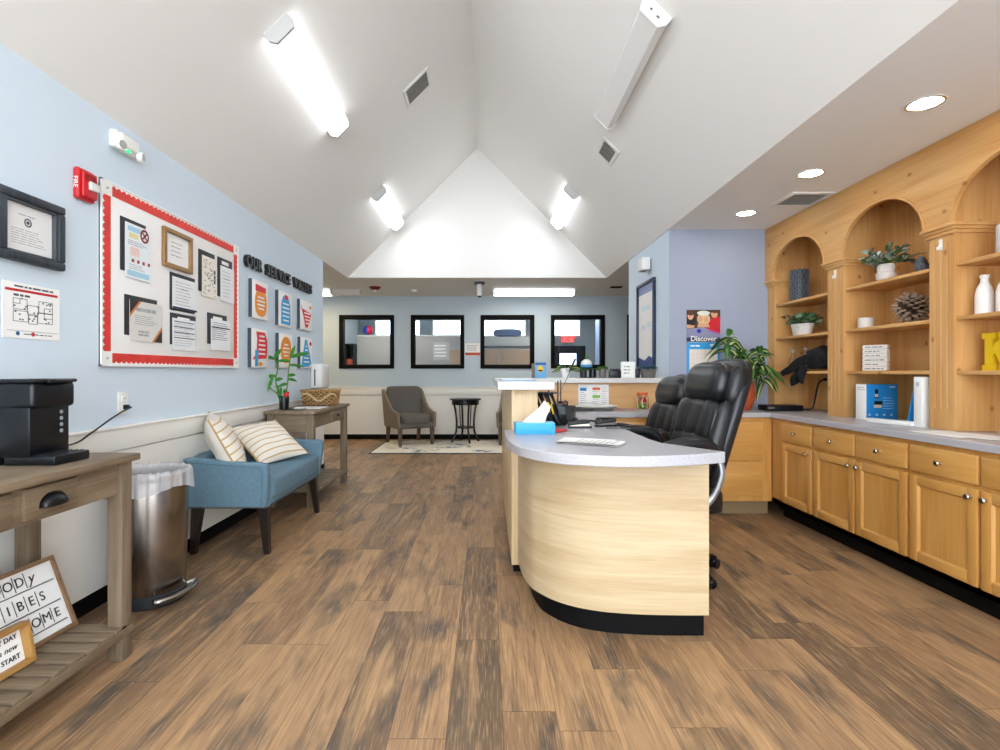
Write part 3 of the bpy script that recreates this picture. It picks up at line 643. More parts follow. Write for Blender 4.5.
def C2(cx, cy): return 90+cx/3.572, 170+cy/3.572
def board_item(name, label, cat, L, top, bot, R, group=None):
    yl, zt = WL(*C2(L, top), .02); _, zb = WL(*C2(L, bot), .02); yr, _ = WL(*C2(R, top), .02)
    t_ = T(name, label, cat, (XL+.0145, (yl+yr)/2, zb), R90, group)
    return t_, yr-yl, zt-zb
M_clip = mat('clip_black', '#2a2c2f', .6)
def clip(label, back, sheet, style):
    t_, w, h = board_item('clipboard', label, 'clipboard', *back, group='clipboards on the bulletin board')
    b = B(); b.box(-w/2, w/2, -.005, 0, 0, h, .001); b.build('backing', M_clip, t_)
    # sheet quad relative to the backing
    yl, zt = WL(*C2(sheet[0], sheet[1]), .02); _, zb = WL(*C2(sheet[0], sheet[2]), .02); yr, _ = WL(*C2(sheet[3], sheet[1]), .02)
    cx = (yl+yr)/2-t_.location.y; sw = yr-yl; z0 = zb-t_.location.z; sh = zt-zb
    M_s = mat('sheet_'+style, {'flyer': '#eaf0f2', 'cert': '#dedcd6', 'cream': '#eee7da'}.get(style, '#eceef0'), .7)
    b = B(); b.box(cx-sw/2, cx+sw/2, -.0075, -.005, z0, z0+sh); o = b.build('sheet', M_s, t_)
    y = -.0075; x0, x1 = cx-sw/2, cx+sw/2
    if style == 'flyer':
        b = B(); b.mi = 0; b.box(x0+.02, x1-.09, y-.0006, y, z0+sh*.86, z0+sh*.95); b.mi = 1; b.box(x0+.03, x1-.11, y-.0006, y, z0+sh*.74, z0+sh*.83)
        b.mi = 2; b.box(x0+.04, x1-.1, y-.0006, y, z0+sh*.42, z0+sh*.58); b.mi = 0; b.box(x0+.015, x1-.015, y-.0006, y, z0+sh*.04, z0+sh*.14)
        b.mi = 4
        for k in range(4): b.box(x0+.05+.045*k, x0+.07+.045*k, y-.0006, y, z0+sh*.3, z0+sh*.36)
        b.mi = 5; fine_print(b, x0+.02, x1-.03, z0+sh*.6, z0+sh*.7, 3, y, .004, 4); fine_print(b, x0+.03, x1-.03, z0+sh*.16, z0+sh*.27, 3, y, .003, 8)
        b.mi = 3; b.M = Matrix.Translation((x1-.055, y, z0+sh*.85)) @ Matrix.Rotation(R90, 4, 'X'); b.lathe([(.026, 0), (.038, 0), (.038, .0008), (.026, .0008)], 24)
        b.M = b.M @ Matrix.Rotation(PI/4, 4, 'Z'); b.box(-.024, .024, -.005, .005, 0, .0008); b.box(-.005, .005, -.024, .024, 0, .0008)
        b.build('printed_artwork', [mat('pale_sky', '#a9d3e6', .7), mat('pale_yellow', '#e6dc9d', .7), mat('pale_pink', '#eccfc9', .7), mat('mark_brown', '#8a3b2b', .7), mat('mark_red', '#a4483c', .7), M_inklt], o)
    elif style == 'cert':
        for (cx_, cz_, sx_, sz_) in ((x0, z0+sh, 1, -1), (x1, z0, -1, 1)):
            b = B(); b.mi = 0; b.prism([(cx_, cz_), (cx_+sx_*.075, cz_), (cx_, cz_+sz_*.075)], y-.0006, y, 'y')
            b.mi = 1; b.prism([(cx_+sx_*.075, cz_), (cx_+sx_*.095, cz_), (cx_, cz_+sz_*.095), (cx_, cz_+sz_*.075)], y-.0006, y, 'y')
            b.build('corner_ornament', [mat('ornament_black', '#2b2320', .6), mat('ornament_orange', '#cc7a34', .5)], o)
        b = B(); fine_print(b, cx-.09, cx+.09, z0+sh*.74, z0+sh*.84, 1, y, .02, 2); fine_print(b, cx-.1, cx+.1, z0+sh*.4, z0+sh*.66, 5, y, .004, 3); fine_print(b, cx-.07, cx+.05, z0+sh*.12, z0+sh*.28, 2, y, .012, 4); b.build('printed_text', M_inklt, o)
    elif style == 'cream':
        b = B(); r = random.Random(5)
        for k in range(60): x, z = r.uniform(x0+.01, x1-.02), z0+r.uniform(.02, .9)*sh; b.mi = r.choice((0, 0, 1)); b.box(x, x+r.uniform(.006, .02), y-.0006, y, z, z+r.uniform(.004, .012))
        b.build('printed_text', [M_inklt, mat('mark_olive', '#8b8362', .8)], o)
        b = B()
        for k in range(3): b.cb((x1-.03, y, z0+sh*(.42+.12*k)), (.022, .001, .028))
        b.build('stamp', M_ink, o)
    elif style == 'blue':
        b = B()
        for k in range(4): b.box(x0+.015, x1-.015, y-.0006, y, z0+sh*(.38+.17*k), z0+sh*(.405+.17*k))
        b.build('ruled_line', M_navy, o)
        b = B(); fine_print(b, x0+.02, x1-.02, z0+sh*.12, z0+sh*.95, 11, y, .003, 6); b.build('printed_text', M_inklt, o)
    elif style == 'form':
        b = B(); b.box(x0+.01, x1-.01, y-.0006, y, z0+sh*.72, z0+sh*.76); b.box(x0+.02, x0+.024, y-.0006, y, z0+sh*.3, z0+sh*.72); b.build('ruled_line', M_navy, o)
        b = B(); fine_print(b, x0+.03, x1-.02, z0+sh*.32, z0+sh*.92, 9, y, .004, 16); b.build('printed_text', M_ink, o)
    else:
        b = B(); fine_print(b, x0+.03, x1-.04, z0+sh*.1, z0+sh*.9, 8, y, .004, 12); fine_print(b, cx-.05, cx+.05, z0+sh*.62, z0+sh*.68, 1, y, .008, 1); b.build('printed_text', M_inklt, o)
        if style == 'letter':
            b = B(); b.box(x0, x1, y-.001, y, z0, z0+.012); b.build('lower_edge', M_navy, o)
    if style in ('blue', 'form', 'list'):
        b = B(); b.box(-w*.24, w*.24, -.0062, -.005, h-.045, h-.02, .0004); b.build('name_label', M_paper, t_)
clip('clipboard with blue tinted flyer at the top left of the board', (110, 162, 355, 200), (125, 182, 380, 216), 'flyer')
clip('clipboard with cream speckled sheet at the top right of the board', (389, 280, 430, 446), (400, 302, 448, 452), 'cream')
clip('clipboard with long plain list at the far top right of the board', (457, 308, 450, 508), (466, 340, 466, 514), 'list')
clip('clipboard with plain letter in the middle below the wooden frame', (287, 362, 498, 375), (294, 378, 492, 380), 'letter')
clip('clipboard with certificate with black and orange corners at lower left', (125, 442, 588, 240), (141, 462, 608, 256), 'cert')
clip('clipboard with blue ruled sheet at the bottom middle of the board', (288, 508, 622, 378), (294, 527, 642, 376), 'blue')
clip('clipboard with grey form at the bottom right of the board', (421, 508, 620, 489), (432, 530, 642, 500), 'form')
t_, w, h = board_item('framed_certificate', 'small certificate in a tan wooden frame at the top of the bulletin board', 'frame', 258, 198, 340, 360)
b = B(); e = .026
for q in ((-w/2, w/2, 0, e), (-w/2, w/2, h-e, h), (-w/2, -w/2+e, e, h-e), (w/2-e, w/2, e, h-e)): b.box(q[0], q[1], -.022, 0, q[2], q[3], .003)
b.build('frame', wood('frame_tan', '#b08a58', '#7d5c34', 'x', .5), t_)
b = B(); b.box(-w/2+e, w/2-e, -.004, 0, e, h-e); o = b.build('certificate_sheet', M_paper, t_)
b = B(); fine_print(b, -.06, .06, h*.3, h*.75, 4, -.004, .005, 2); b.build('printed_text', M_inklt, o)

# heading letters
words = ['OUR', 'SERVICE', 'VALUES']
M_let = mat('letter_black', '#17191b', .45)
M_letf = mat('letter_face', '#3a3f44', .45)
letters = []; x = 0
for wd in words:
    for ch in wd:
        me = text_mesh(ch, .132, font_w=.004, extrude=.016, align='LEFT')
        wd_ = max(v.co.x for v in me.vertices); mn = min(v.co.x for v in me.vertices)
        for v in me.vertices: v.co.x -= mn
        letters.append([ch, wd, me, x, wd_-mn]); x += (wd_-mn)+.018
    x += .085
tot = x-.103; sc_ = 1.58/tot
seen = {}
for ch, wd, me, x, w in letters:
    me.materials.clear(); me.materials.append(M_let); me.materials.append(M_letf)
    for p in me.polygons: p.material_index = 1 if p.normal.y < -.9 else 0
    k = seen.get((ch, wd), 0); seen[(ch, wd)] = k+1
    many = wd.count(ch) > 1
    o = bpy.data.objects.new('wall_letter', me); COL.objects.link(o)
    o.location = (XL+.016, 4.24+x*sc_, 2.065); o.rotation_euler = (0, 0, R90); o.scale = (sc_, 1, 1)
    tag(o, f'black raised letter {ch}{(", the first one," if k == 0 else ", the last one,") if many else ""} in the word {wd} on the wall', 'letter', 'black letters of the wall heading')

# six value signs
def C6(cx, cy): return 240+cx/5.36, 240+cy/5.36
def vsign(L, top, bot, R, label, build):
    yl, zt = WL(*C6(L, top), .008); _, zb = WL(*C6(L, bot), .008); yr, _ = WL(*C6(R, top), .008)
    t_ = wall_l('value_sign', label, 'sign', (yl+yr)/2, zb, 'six square value signs'); w, h = yr-yl, zt-zb
    b = B(); b.box(-w/2, w/2, -.03, 0, 0, h, .002); b.mi = 1; b.box(-w/2-.001, -w/2, -.03, 0, 0, h); b.build('panel', [M_paper, mat('sign_edge', '#3a4654', .6)], t_)
    build(t_, w, h)
def blob(t_, name, pts, m, y=-.03):
    b = B(); b.prism(pts, y-.001, y, 'y'); return b.build(name, m, t_)
def ell(cx, cz, rx, rz, n=28, e=1): return [(cx+rx*math.copysign(abs(math.cos(2*PI*k/n))**e, math.cos(2*PI*k/n)), cz+rz*math.copysign(abs(math.sin(2*PI*k/n))**e, math.sin(2*PI*k/n))) for k in range(n)]
def wlines(t_, cx, ws, z0, z1, y=-.0312, h=.014):
    b = B(); n = len(ws)
    for i, w in enumerate(ws):
        z = z1-(z1-z0)*(i+.5)/n; b.box(cx-w/2, cx+w/2, y-.0006, y, z-h/2, z+h/2)
    b.build('printed_text', M_paper, t_)
M_or, M_bl, M_rd = mat('sign_orange', '#f0952e', .6), mat('sign_blue', '#35a3da', .6), mat('sign_red', '#e0363b', .6)
def s1(t_, w, h):
    blob(t_, 'jar_shape', ell(.01, h*.42, w*.36, h*.36, 28, .8), M_or); blob(t_, 'jar_lid', [(-w*.3, h*.72), (w*.32, h*.72), (w*.34, h*.86), (-w*.3, h*.9)], M_rd, -.0311); wlines(t_, .01, [w*.4, w*.5, w*.45, w*.35], h*.22, h*.62)
def s2(t_, w, h):
    blob(t_, 'tag_shape', [(-w*.32, h*.06), (w*.36, h*.06), (w*.34, h*.66), (w*.2, h*.86), (0, h*.94), (-w*.2, h*.84), (-w*.3, h*.64)], M_bl); blob(t_, 'accent_dot', ell(w*.06, h*.85, w*.13, h*.07), M_rd, -.0311); wlines(t_, .01, [w*.44, w*.5, w*.5, w*.5, w*.4], h*.12, h*.72)
def s3(t_, w, h):
    blob(t_, 'pot_shape', [(-w*.42, h*.84), (-w*.4, h*.72), (w*.42, h*.6), (w*.26, h*.3), (w*.12, h*.1), (-w*.08, h*.08), (-w*.2, h*.4)], M_rd); blob(t_, 'accent_dot', ell(w*.34, h*.82, w*.08, h*.06), M_or, -.0311); wlines(t_, .03, [w*.5, w*.44, w*.36, w*.26], h*.18, h*.64)
def s4(t_, w, h):
    blob(t_, 'jar_shape', [(-w*.22, h*.93), (w*.3, h*.93), (w*.46, h*.72), (w*.46, h*.4), (w*.4, h*.24), (-w*.44, h*.2), (-w*.2, h*.36), (-w*.16, h*.74)], M_rd)
    blob(t_, 'figure_shape', [(-w*.3, h*.03), (-w*.12, h*.03), (-w*.1, h*.44), (-w*.28, h*.46)], M_bl, -.0311); blob(t_, 'accent_dot', ell(w*.02, h*.09, w*.12, h*.05), M_or, -.0311); wlines(t_, .04, [w*.3, w*.36, w*.4, w*.4, w*.4], h*.3, h*.88)
def s5(t_, w, h):
    blob(t_, 'egg_shape', ell(.01, h*.52, w*.4, h*.4, 28, .95), M_or); wlines(t_, .01, [w*.3, w*.44, w*.44, w*.3], h*.3, h*.74)
def s6(t_, w, h):
    blob(t_, 'cone_shape', [(-w*.12, h*.93), (w*.04, h*.93), (w*.42, h*.16), (w*.2, h*.05), (-w*.44, h*.03)], M_bl); blob(t_, 'accent_dot', ell(w*.34, h*.82, w*.09, h*.07), M_rd, -.0311); wlines(t_, .0, [w*.12, w*.22, w*.32, w*.4, w*.46], h*.14, h*.78)
vsign(50, 205, 412, 138, 'square sign with orange jar shape and red top, upper left of six', s1)
vsign(193, 266, 456, 268, 'square sign with blue arched tag shape, upper middle of six', s2)
vsign(310, 315, 475, 376, 'square sign with red tapering pot shape, upper right of six', s3)
vsign(46, 470, 682, 136, 'square sign with red jar and small blue figure, lower left of six', s4)
vsign(195, 497, 684, 268, 'square sign with orange oval, lower middle of six', s5)
vsign(312, 518, 686, 376, 'square sign with blue cone shape, lower right of six', s6)

# outlet and plug
y, z = WL(122.3, 403)
t_ = wall_l('wall_outlet', 'white duplex outlet on the blue wall above the trash can', 'outlet', y, z-.06)
b = B(); b.box(-.037, .037, -.007, 0, 0, .117, .003); b.build('cover_plate', M_whpl, t_)
for z_ in (.036, .082):
    b = B(); b.box(-.017, .017, -.011, -.006, z_-.015, z_+.015, .005); b.mi = 1; b.box(-.008, -.005, -.0115, -.011, z_-.002, z_+.008); b.box(.005, .008, -.0115, -.011, z_-.002, z_+.008); b.build('socket', [M_whpl, M_ink], t_)

# hand sanitizer dispenser near the end of the left wall
t_ = wall_l('towel_dispenser', 'white wall dispenser at the end of the blue wall behind the basket', 'dispenser', 5.98, .99)
b = B(); b.box(-.14, .14, -.13, 0, 0, .27, .02, 3); b.build('housing', M_whpl, t_)
b = B(); b.box(-.142, -.139, -.06, -.045, .03, .21); b.build('level_slot', M_ink, t_)

# ------------------------------------------------------------------ console tables
def console(name, label, loc, ln, dp, h, handle):
    t_ = T(name, label, 'table', loc, R90)          # local x = +Y, front = +X, origin at the wall, mid-length
    b = B(); b.box(-ln/2, ln/2, -dp, 0, h-.028, h, .004)
    b.build('tabletop', M_grey_w, t_)
    lx, lf, lb = ln/2-.025, -dp+.02, -.02; lw = .06
    for sx in (-1, 1):
        for yy in (lf, lb-lw):
            b = B(); x0 = lx-lw if sx > 0 else -lx; b.box(x0, x0+lw, yy, yy+lw, 0, h-.028, .003); b.build('leg', M_grey_wz, t_)
        b = B(); x0 = lx-lw+.018 if sx > 0 else -lx+.018; b.box(x0, x0+.02, lf+lw, lb-lw, h-.18, h-.028); b.box(x0-.004 if sx < 0 else x0+.02, x0 if sx < 0 else x0+.024, lf+lw, lb-lw, h-.18, h-.15); b.build('side_apron', M_grey_wy, t_)
    b = B(); b.box(-lx+lw, lx-lw, lf+.018, lf+.04, h-.155, h-.028); b.build('front_apron', M_grey_w, t_)
    b = B(); b.box(-lx+lw, lx-lw, lb-.03, lb-.01, h-.155, h-.028); b.build('back_apron', M_grey_w, t_)
    for (x0, x1) in handle['drawers']:
        b = B(); b.box(x0, x1, lf+.004, lf+.018, h-.142, h-.04, .004); o = b.build('drawer', M_grey_w, t_)
        xm = (x0+x1)/2
        if handle['type'] == 'cup':
            b = B()
            def cup(u, v):
                a = PI*u; ph = R90*v
                return (xm+.05*math.cos(a), lf+.004-.03*math.sin(a)**.6*math.sin(ph), h-.112+.04*math.sin(a)**.8*math.cos(ph))
            b.grid(cup, 28, 9); b.prism([(xm+.056*math.cos(PI*q/16), h-.113+.046*math.sin(PI*q/16)**.8) for q in range(17)], lf+.001, lf+.004, 'y')
            k = b.build('cup_pull', M_blackpl, o); k.modifiers.new('thick', 'SOLIDIFY').thickness = .003
        else:
            b = B(); b.M = Matrix.Translation((xm, lf+.004, h-.09)) @ Matrix.Rotation(R90, 4, 'X'); b.lathe([(.001, 0), (.006, 0), (.006, .012), (.014, .018), (.013, .026), (.001, .028)], 20); b.build('knob', M_blackpl, o)
    b = B(); sz = .13
    b.box(-lx, lx, lf-.008, lf+.03, sz-.03, sz, .003); b.box(-lx, lx, lb-.03, lb-.01, sz-.03, sz, .003)
    b.build('shelf_rail', M_grey_w, t_)
    n = max(6, round((ln-.12)/.075))
    b = B()
    for k in range(n):
        x0 = -lx+lw*.3+(2*lx-lw*.6)*k/n; b.box(x0, x0+(2*lx-lw*.6)/n-.015, lf+.0, lb-.012, sz-.002, sz+.012, .002)
    b.build('shelf_slats', M_grey_wy, t_)
    return t_
HT = .833
console('console_table', 'weathered grey console table with black cup pull in the left foreground', (-1.925, 1.57, 0), 1.3, .475, HT, {'type': 'cup', 'drawers': [(.12, .34), (-.16, .08), (-.5, -.2)]})
b = None
console('console_table', 'weathered grey console table beyond the blue settee holding a plant and basket', (-1.915, 5.12, 0), 1.16, .44, HT, {'type': 'knob', 'drawers': [(-.02, .36)]})

# coffee maker (local: front = +X)
cm = T('coffee_maker', 'black single serve coffee maker on the left foreground table', 'coffee maker', (-1.795, 1.985, HT), R90)
b = B(); b.box(-.095, .095, -.05, .115, .0, .265, .018, 3); b.box(-.09, .09, -.16, -.05, .03, .255, .006)
b.build('body', M_blackpl, cm)
b = B(); b.box(-.098, .098, -.18, -.04, .205, .3, .016, 3); b.box(-.1, .1, -.186, -.045, .298, .312, .006); b.box(-.05, .06, -.2, -.18, .296, .309, .004); b.build('brew_head', M_blackpl, cm)
b = B(); b.box(-.085, .085, -.245, -.06, 0, .035, .006); o = b.build('drip_tray', M_blackpl, cm)
b = B()
for k in range(7): b.box(-.07, .07, -.232+.022*k, -.224+.022*k, .035, .038)
b.build('tray_grille', M_darkpl, o)
b = B(); b.box(-.1, .1, -.02, .125, .06, .268, .02, 3); b.build('water_tank', mat('tank_dark', '#0d1726', .15, spec=.6), cm)
for k in range(4):
    b = B(); b.M = Matrix.Translation((.05, -.1602, .185-.024*k)) @ Matrix.Rotation(R90, 4, 'X'); b.lathe([(.001, 0), (.0075, 0), (.0075, .002), (.001, .0025)], 16); b.build('button', mat('button_grey', '#9a9ea4', .4), cm)
# cord from machine to the outlet
y, z = WL(122.3, 407)
pts = [(-1.88, 2.08, HT+.02), (-1.895, 2.2, HT+.012), (-1.9, 2.43, HT+.006), (-1.9, 2.54, .875), (-1.9, 2.67, .93), (-1.9, 2.76, .963), (-1.9, 2.825, .98), (-1.905, 2.835, z-.004), (-1.915, y+.012, z), (-1.925, y, z)]
def smooth_path(p, n=6):
    p = [Vector(q) for q in p]; out = []
    for i in range(len(p)-1):
        p0, p1, p2, p3 = p[max(0, i-1)], p[i], p[i+1], p[min(len(p)-1, i+2)]
        for k in range(n):
            t = k/n; out.append(.5*((2*p1)+(p2-p0)*t+(2*p0-5*p1+4*p2-p3)*t*t+(3*p1-p0-3*p2+p3)*t**3))
    out.append(p[-1]); return out
pc = T('power_cord', 'black power cord running from the coffee maker to the outlet', 'cord', (0, 0, 0))
b = B(); b.tube(smooth_path(pts), .0042, 8); b.build('cord', M_blackpl, pc)
b = B(); b.cb((-1.928, y, z), (.026, .022, .026), .005); b.build('plug', M_blackpl, pc)

# letter board (leaning back on the shelf) and small sign
lb_ = T('letter_board', 'wood framed white letter board leaning on the table shelf', 'sign', (-1.67, 2.155, .1425), R90)
lb_.rotation_euler = (math.radians(-21), 0, math.radians(87))
W_, H_ = .45, .3
b = B(); e = .016
for q in ((-W_, 0, 0, e), (-W_, 0, H_-e, H_), (-W_, -W_+e, e, H_-e), (-e, 0, e, H_-e)): b.box(q[0], q[1], -.012, .012, q[2], q[3], .002)
b.build('frame', wood('sign_oak', '#9c7a58', '#6f5238', 'x', .5), lb_)
b = B(); b.box(-W_+e, -e, -.002, .01, e, H_-e); b.build('board', M_paper, lb_)
b = B()
for z in (.045, .125, .21): b.box(-W_+.025, -.03, -.006, -.002, z-.002, z+.002)
b.build('letter_rail', M_ink, lb_)
M_lt = mat('letter_ink', '#2c2d30', .6)
def tiles(row, xr, z, step=.046):
    for i, ch in enumerate(reversed(row)):
        x = xr-i*step
        text(ch, .05 if ch != 'y' else .06, M_lt, lb_, (x, -.0035, z), 'letter', extrude=.0006, shear=.25 if ch == 'y' else 0)
        b = B(); b.box(x-step/2-.0008, x-step/2+.0008, -.0042, -.002, z-.03, z+.03); b.build('tile_edge', M_lt, lb_)
tiles('OODy', -.115, .247); tiles('IBES', -.095, .164); tiles('OME', -.06, .082)
sg = T('wood_sign', 'small pine framed sign standing in front of the letter board', 'sign', (-1.625, 1.885, .1425), 0)
sg.rotation_euler = (math.radians(-12), 0, math.radians(86))
W2, H2 = .3, .145
b = B(); e = .016
for q in ((-W2, 0, 0, e), (-W2, 0, H2-e, H2), (-W2, -W2+e, e, H2-e), (-e, 0, e, H2-e)): b.box(q[0], q[1], -.03, .012, q[2], q[3], .002)
b.build('frame', wood('sign_pine', '#c79a55', '#a1733a', 'x', .5), sg)
b = B(); b.box(-W2+e, -e, .0, .01, e, H2-e); b.build('board', M_paper, sg)
text('EVERY DAY', .023, M_lt, sg, (-.03, -.001, .106), extrude=.0006, align='RIGHT', font_w=.0004)
text('is a new', .028, M_lt, sg, (-.035, -.001, .073), extrude=.0006, align='RIGHT', shear=.3)
text('FRESH START', .023, M_lt, sg, (-.03, -.001, .038), extrude=.0006, align='RIGHT', font_w=.0004)

# ------------------------------------------------------------------ trash can
tc_ = T('trash_can', 'stainless steel pedal trash can beside the foreground table', 'trash can', (-1.735, 2.74, 0), R90)
b = B(); b.lathe([(.0, .06), (.152, .06), (.156, .066), (.166, .35), (.172, .635), (.17, .645), (.165, .645), (.16, .3), (.15, .07), (.0, .07)], 56); b.build('body', M_steel, tc_)
b = B(); b.lathe([(.0, 0), (.155, 0), (.162, .008), (.162, .055), (.154, .062), (.0, .062)], 56); b.build('base', M_darkpl, tc_)
b = B(); pp = [(.2*math.sin(math.radians(a)), -.2*math.cos(math.radians(a)), .045+.012*(k/6)) for k, a in enumerate(range(-52, 38, 13))]; pp = [(pp[0][0]*.8, pp[0][1]*.8, .04)]+pp+[(pp[-1][0]*.8, pp[-1][1]*.8, .05)]
b.tube(smooth_path(pp, 4), .015, 10); b.build('pedal', M_steel, tc_)
b = B(); b.lathe([(.173, .625), (.176, .64), (.174, .655), (.168, .657), (.166, .64), (.168, .625)], 56); b.build('rim', M_steel, tc_)
def liner(u, v):
    a = 2*PI*u; w = math.sin(a*23+2*math.sin(a*5))+.6*math.sin(a*41+1)
    if v < .4:
        t = v/.4; r = .187+.004*w*(1-t)+.002*w; z = .575+.02*math.sin(a*3+1)+.08*t
    elif v < .55:
        t = (v-.4)/.15; r = .187-.026*t+.002*w*(1-t); z = .655+.018*math.sin(t*PI)+.003*w
    else:
        t = (v-.55)/.45; r = .161-.012*t+.0025*w*t; z = .655-.3*t
    return (r*math.cos(a), r*math.sin(a), z)
b = B(); b.grid(liner, 180, 18, cu=True)
M_liner = bpy.data.materials.new('liner_film'); M_liner.use_nodes = True
nt = M_liner.node_tree; nt.nodes.remove(nt.nodes['Principled BSDF'])
a1 = nt.nodes.new('ShaderNodeBsdfTransparent'); a2 = nt.nodes.new('ShaderNodeBsdfPrincipled'); a2.inputs['Base Color'].default_value = (.82, .82, .84, 1); a2.inputs['Roughness'].default_value = .25
mx = nt.nodes.new('ShaderNodeMixShader'); mx.inputs[0].default_value = .45
nt.links.new(a1.outputs[0], mx.inputs[1]); nt.links.new(a2.outputs[0], mx.inputs[2]); nt.links.new(mx.outputs[0], nt.nodes['Material Output'].inputs[0])
b.build('bin_liner', M_liner, tc_, smooth=180)

# ------------------------------------------------------------------ settee with two pillows
st = T('settee', 'blue upholstered two seat settee with black tapered legs along the wall', 'settee', (-1.93, 3.915, 0), R90)
SL, SD = .55, .54
M_nail = mat('nailhead', '#5d6468', .35, metal=.8)
b = B(); b.box(-SL+.03, SL-.03, -SD+.01, -.04, .3, .42, .012); b.build('seat_frame', M_denim, st)
b = B(); b.sq((0, -.285, .41), (SL-.055, .265, .085), .3, .15, 48, 16); b.build('seat_cushion', M_denim, st)
def backfn(p): p.y += .12*(p.z) ; return p
b = B(); b.sq((0, -.06, .465), (SL-.02, .05, .165), .4, .12, 44, 16, backfn); b.build('backrest', M_denim, st)
for s in (-1, 1):
    b = B(); x = s*(SL-.03)
    prof = [(-.02, .3), (-.02, .625), (-.1, .632), (-.25, .612), (-.4, .6), (-.5, .598), (-.545, .59), (-.548, .52), (-.535, .4), (-.525, .3)]
    b.M = Matrix(((1, 0, s*.16, s*-.05), (0, 1, 0, 0), (0, 0, 1, 0), (0, 0, 0, 1)))
    b.prism(prof, x-.03, x+.03, 'x'); o = b.build('armrest', M_denim, st)
    md = o.modifiers.new('round', 'BEVEL'); md.width = .016; md.segments = 3; md.limit_method = 'ANGLE'
    b2 = B(); b2.M = b.M; xo = x+s*.0305
    b2.tube([(xo, -.06, .605), (xo, -.25, .59), (xo, -.4, .578), (xo, -.505, .572), (xo, -.52, .55), (xo, -.508, .4), (xo, -.498, .325)], .005, 6); b2.build('piping', M_denimd, o)
    b3 = B(); b3.M = b.M
    for k in range(26): b3.sq((xo, -.035-.485*k/25, .309), (.003, .0075, .0075), 1, 1, 8, 5)
    b3.build('nailhead_trim', M_nail, o)
b = B()
for k in range(50): b.sq((-SL+.06+(2*SL-.12)*k/49, -SD+.008, .312), (.0075, .003, .0075), 1, 1, 8, 5)
b.build('nailhead_trim', M_nail, st)
for sx in (-1, 1):
    for yy, dy in ((-SD+.055, -.03), (-.06, .02)):
        b = B(); x = sx*(SL-.07); w0, w1 = .03, .017
        b.add([(x+i*w1+sx*.02, yy+j*w1+dy, 0) for i, j in ((-1, -1), (1, -1), (1, 1), (-1, 1))]+[(x+i*w0, yy+j*w0, .302) for i, j in ((-1, -1), (1, -1), (1, 1), (-1, 1))], [(3, 2, 1, 0), (4, 5, 6, 7), (0, 1, 5, 4), (1, 2, 6, 5), (2, 3, 7, 6), (3, 0, 4, 7)]); b.build('leg', M_espresso, st)

def pillow(label, loc, rot, s=.42, th=.075):
    t_ = T('throw_pillow', label, 'pillow', loc, 0, 'striped throw pillows'); t_.rotation_euler = rot
    def face(sg):
        def fn(u, v):
            x, z = (u-.5)*2, (v-.5)*2
            k = 1-.07*(abs(x)**2)*(1-abs(z)) ; k2 = 1-.07*(abs(z)**2)*(1-abs(x))
            pin = .93+.07*max(abs(x), abs(z))**0*1
            bul = max(0, (1-abs(x)**2.6))**.6*max(0, (1-abs(z)**2.6))**.6
            xx = x*(1-.08*(1-x*x)*0-.06*(1-z*z)*abs(x)); zz = z*(1-.06*(1-x*x)*abs(z))
            return (xx*s/2, sg*th*bul*(1+.08*math.sin(6*x+2)*math.sin(5*z)), zz*s/2+s/2)
        return fn
    N_ = 43
    def stripe(i, j): return 1 if j % 5 == 2 else 0
    b = B(); b.grid(face(-1), N_, N_, mfn=stripe); b.grid(face(1), N_, N_, mfn=lambda i, j: 0); b.build('cover', [M_cream, M_ochre], t_, smooth=180)
    b = B(); r = random.Random(3)
    for k in range(N_):
        for sx in (-1, 1):
            z = (k/(N_-1)-.5)*2; p = face(-1)(0 if sx < 0 else 1, k/(N_-1)); b.sq((p[0]+sx*.004, 0, p[2]), (.008, .007, .006), 1, 1, 7, 5)
    b.build('pompom_trim', M_ochre, t_)
    return t_
pillow('cream pillow with ochre stripes leaning edge-on in the near corner of the settee', (-1.645, 3.565, .485), (math.radians(-27), math.radians(-2), math.radians(117)), .45, .085)
pillow('cream pillow with ochre stripes facing the room on the middle of the settee', (-1.515, 3.99, .515), (math.radians(-55), math.radians(-4), math.radians(62)), .43, .08)

# ------------------------------------------------------------------ on the rear console table
bp_ = T('bamboo_plant', 'lucky bamboo in a small black pot on the rear console table', 'plant', (-1.815, 4.74, HT))
b = B(); b.lathe([(0, 0), (.036, 0), (.04, .005), (.045, .1), (.043, .125), (.038, .125), (.036, .11), (0, .108)], 24); b.build('pot', M_blackpl, bp_)
b = B()
for k in range(14): b.sq((random.uniform(-.028, .028), random.uniform(-.028, .028), .112), (.012, .012, .01), 1, 1, 8, 6)
b.build('pebbles', mat('pebble', '#6b6a66', .7), bp_)
b = B(); b.sq((.03, -.03, .135), (.022, .018, .022), .7, .7, 12, 8); b.sq((.042, -.02, .15), (.014, .014, .014), 1, 1, 10, 6); b.build('red_ornament', M_red, bp_)
stems = [[(-.015, 0, .1), (-.06, -.01, .2), (-.075, 0, .28), (-.06, .0, .36), (-.085, .0, .46)], [(.01, .0, .1), (.03, 0, .22), (.035, .01, .34), (.05, .0, .42), (.06, 0, .5)], [(-.01, .01, .1), (-.09, .02, .16), (-.15, .02, .2), (-.16, .02, .13)]]
b = B()
for s_ in stems: b.tube(smooth_path(s_, 5), .0065, 8)
b.build('stem', M_stem, bp_)
b = B()
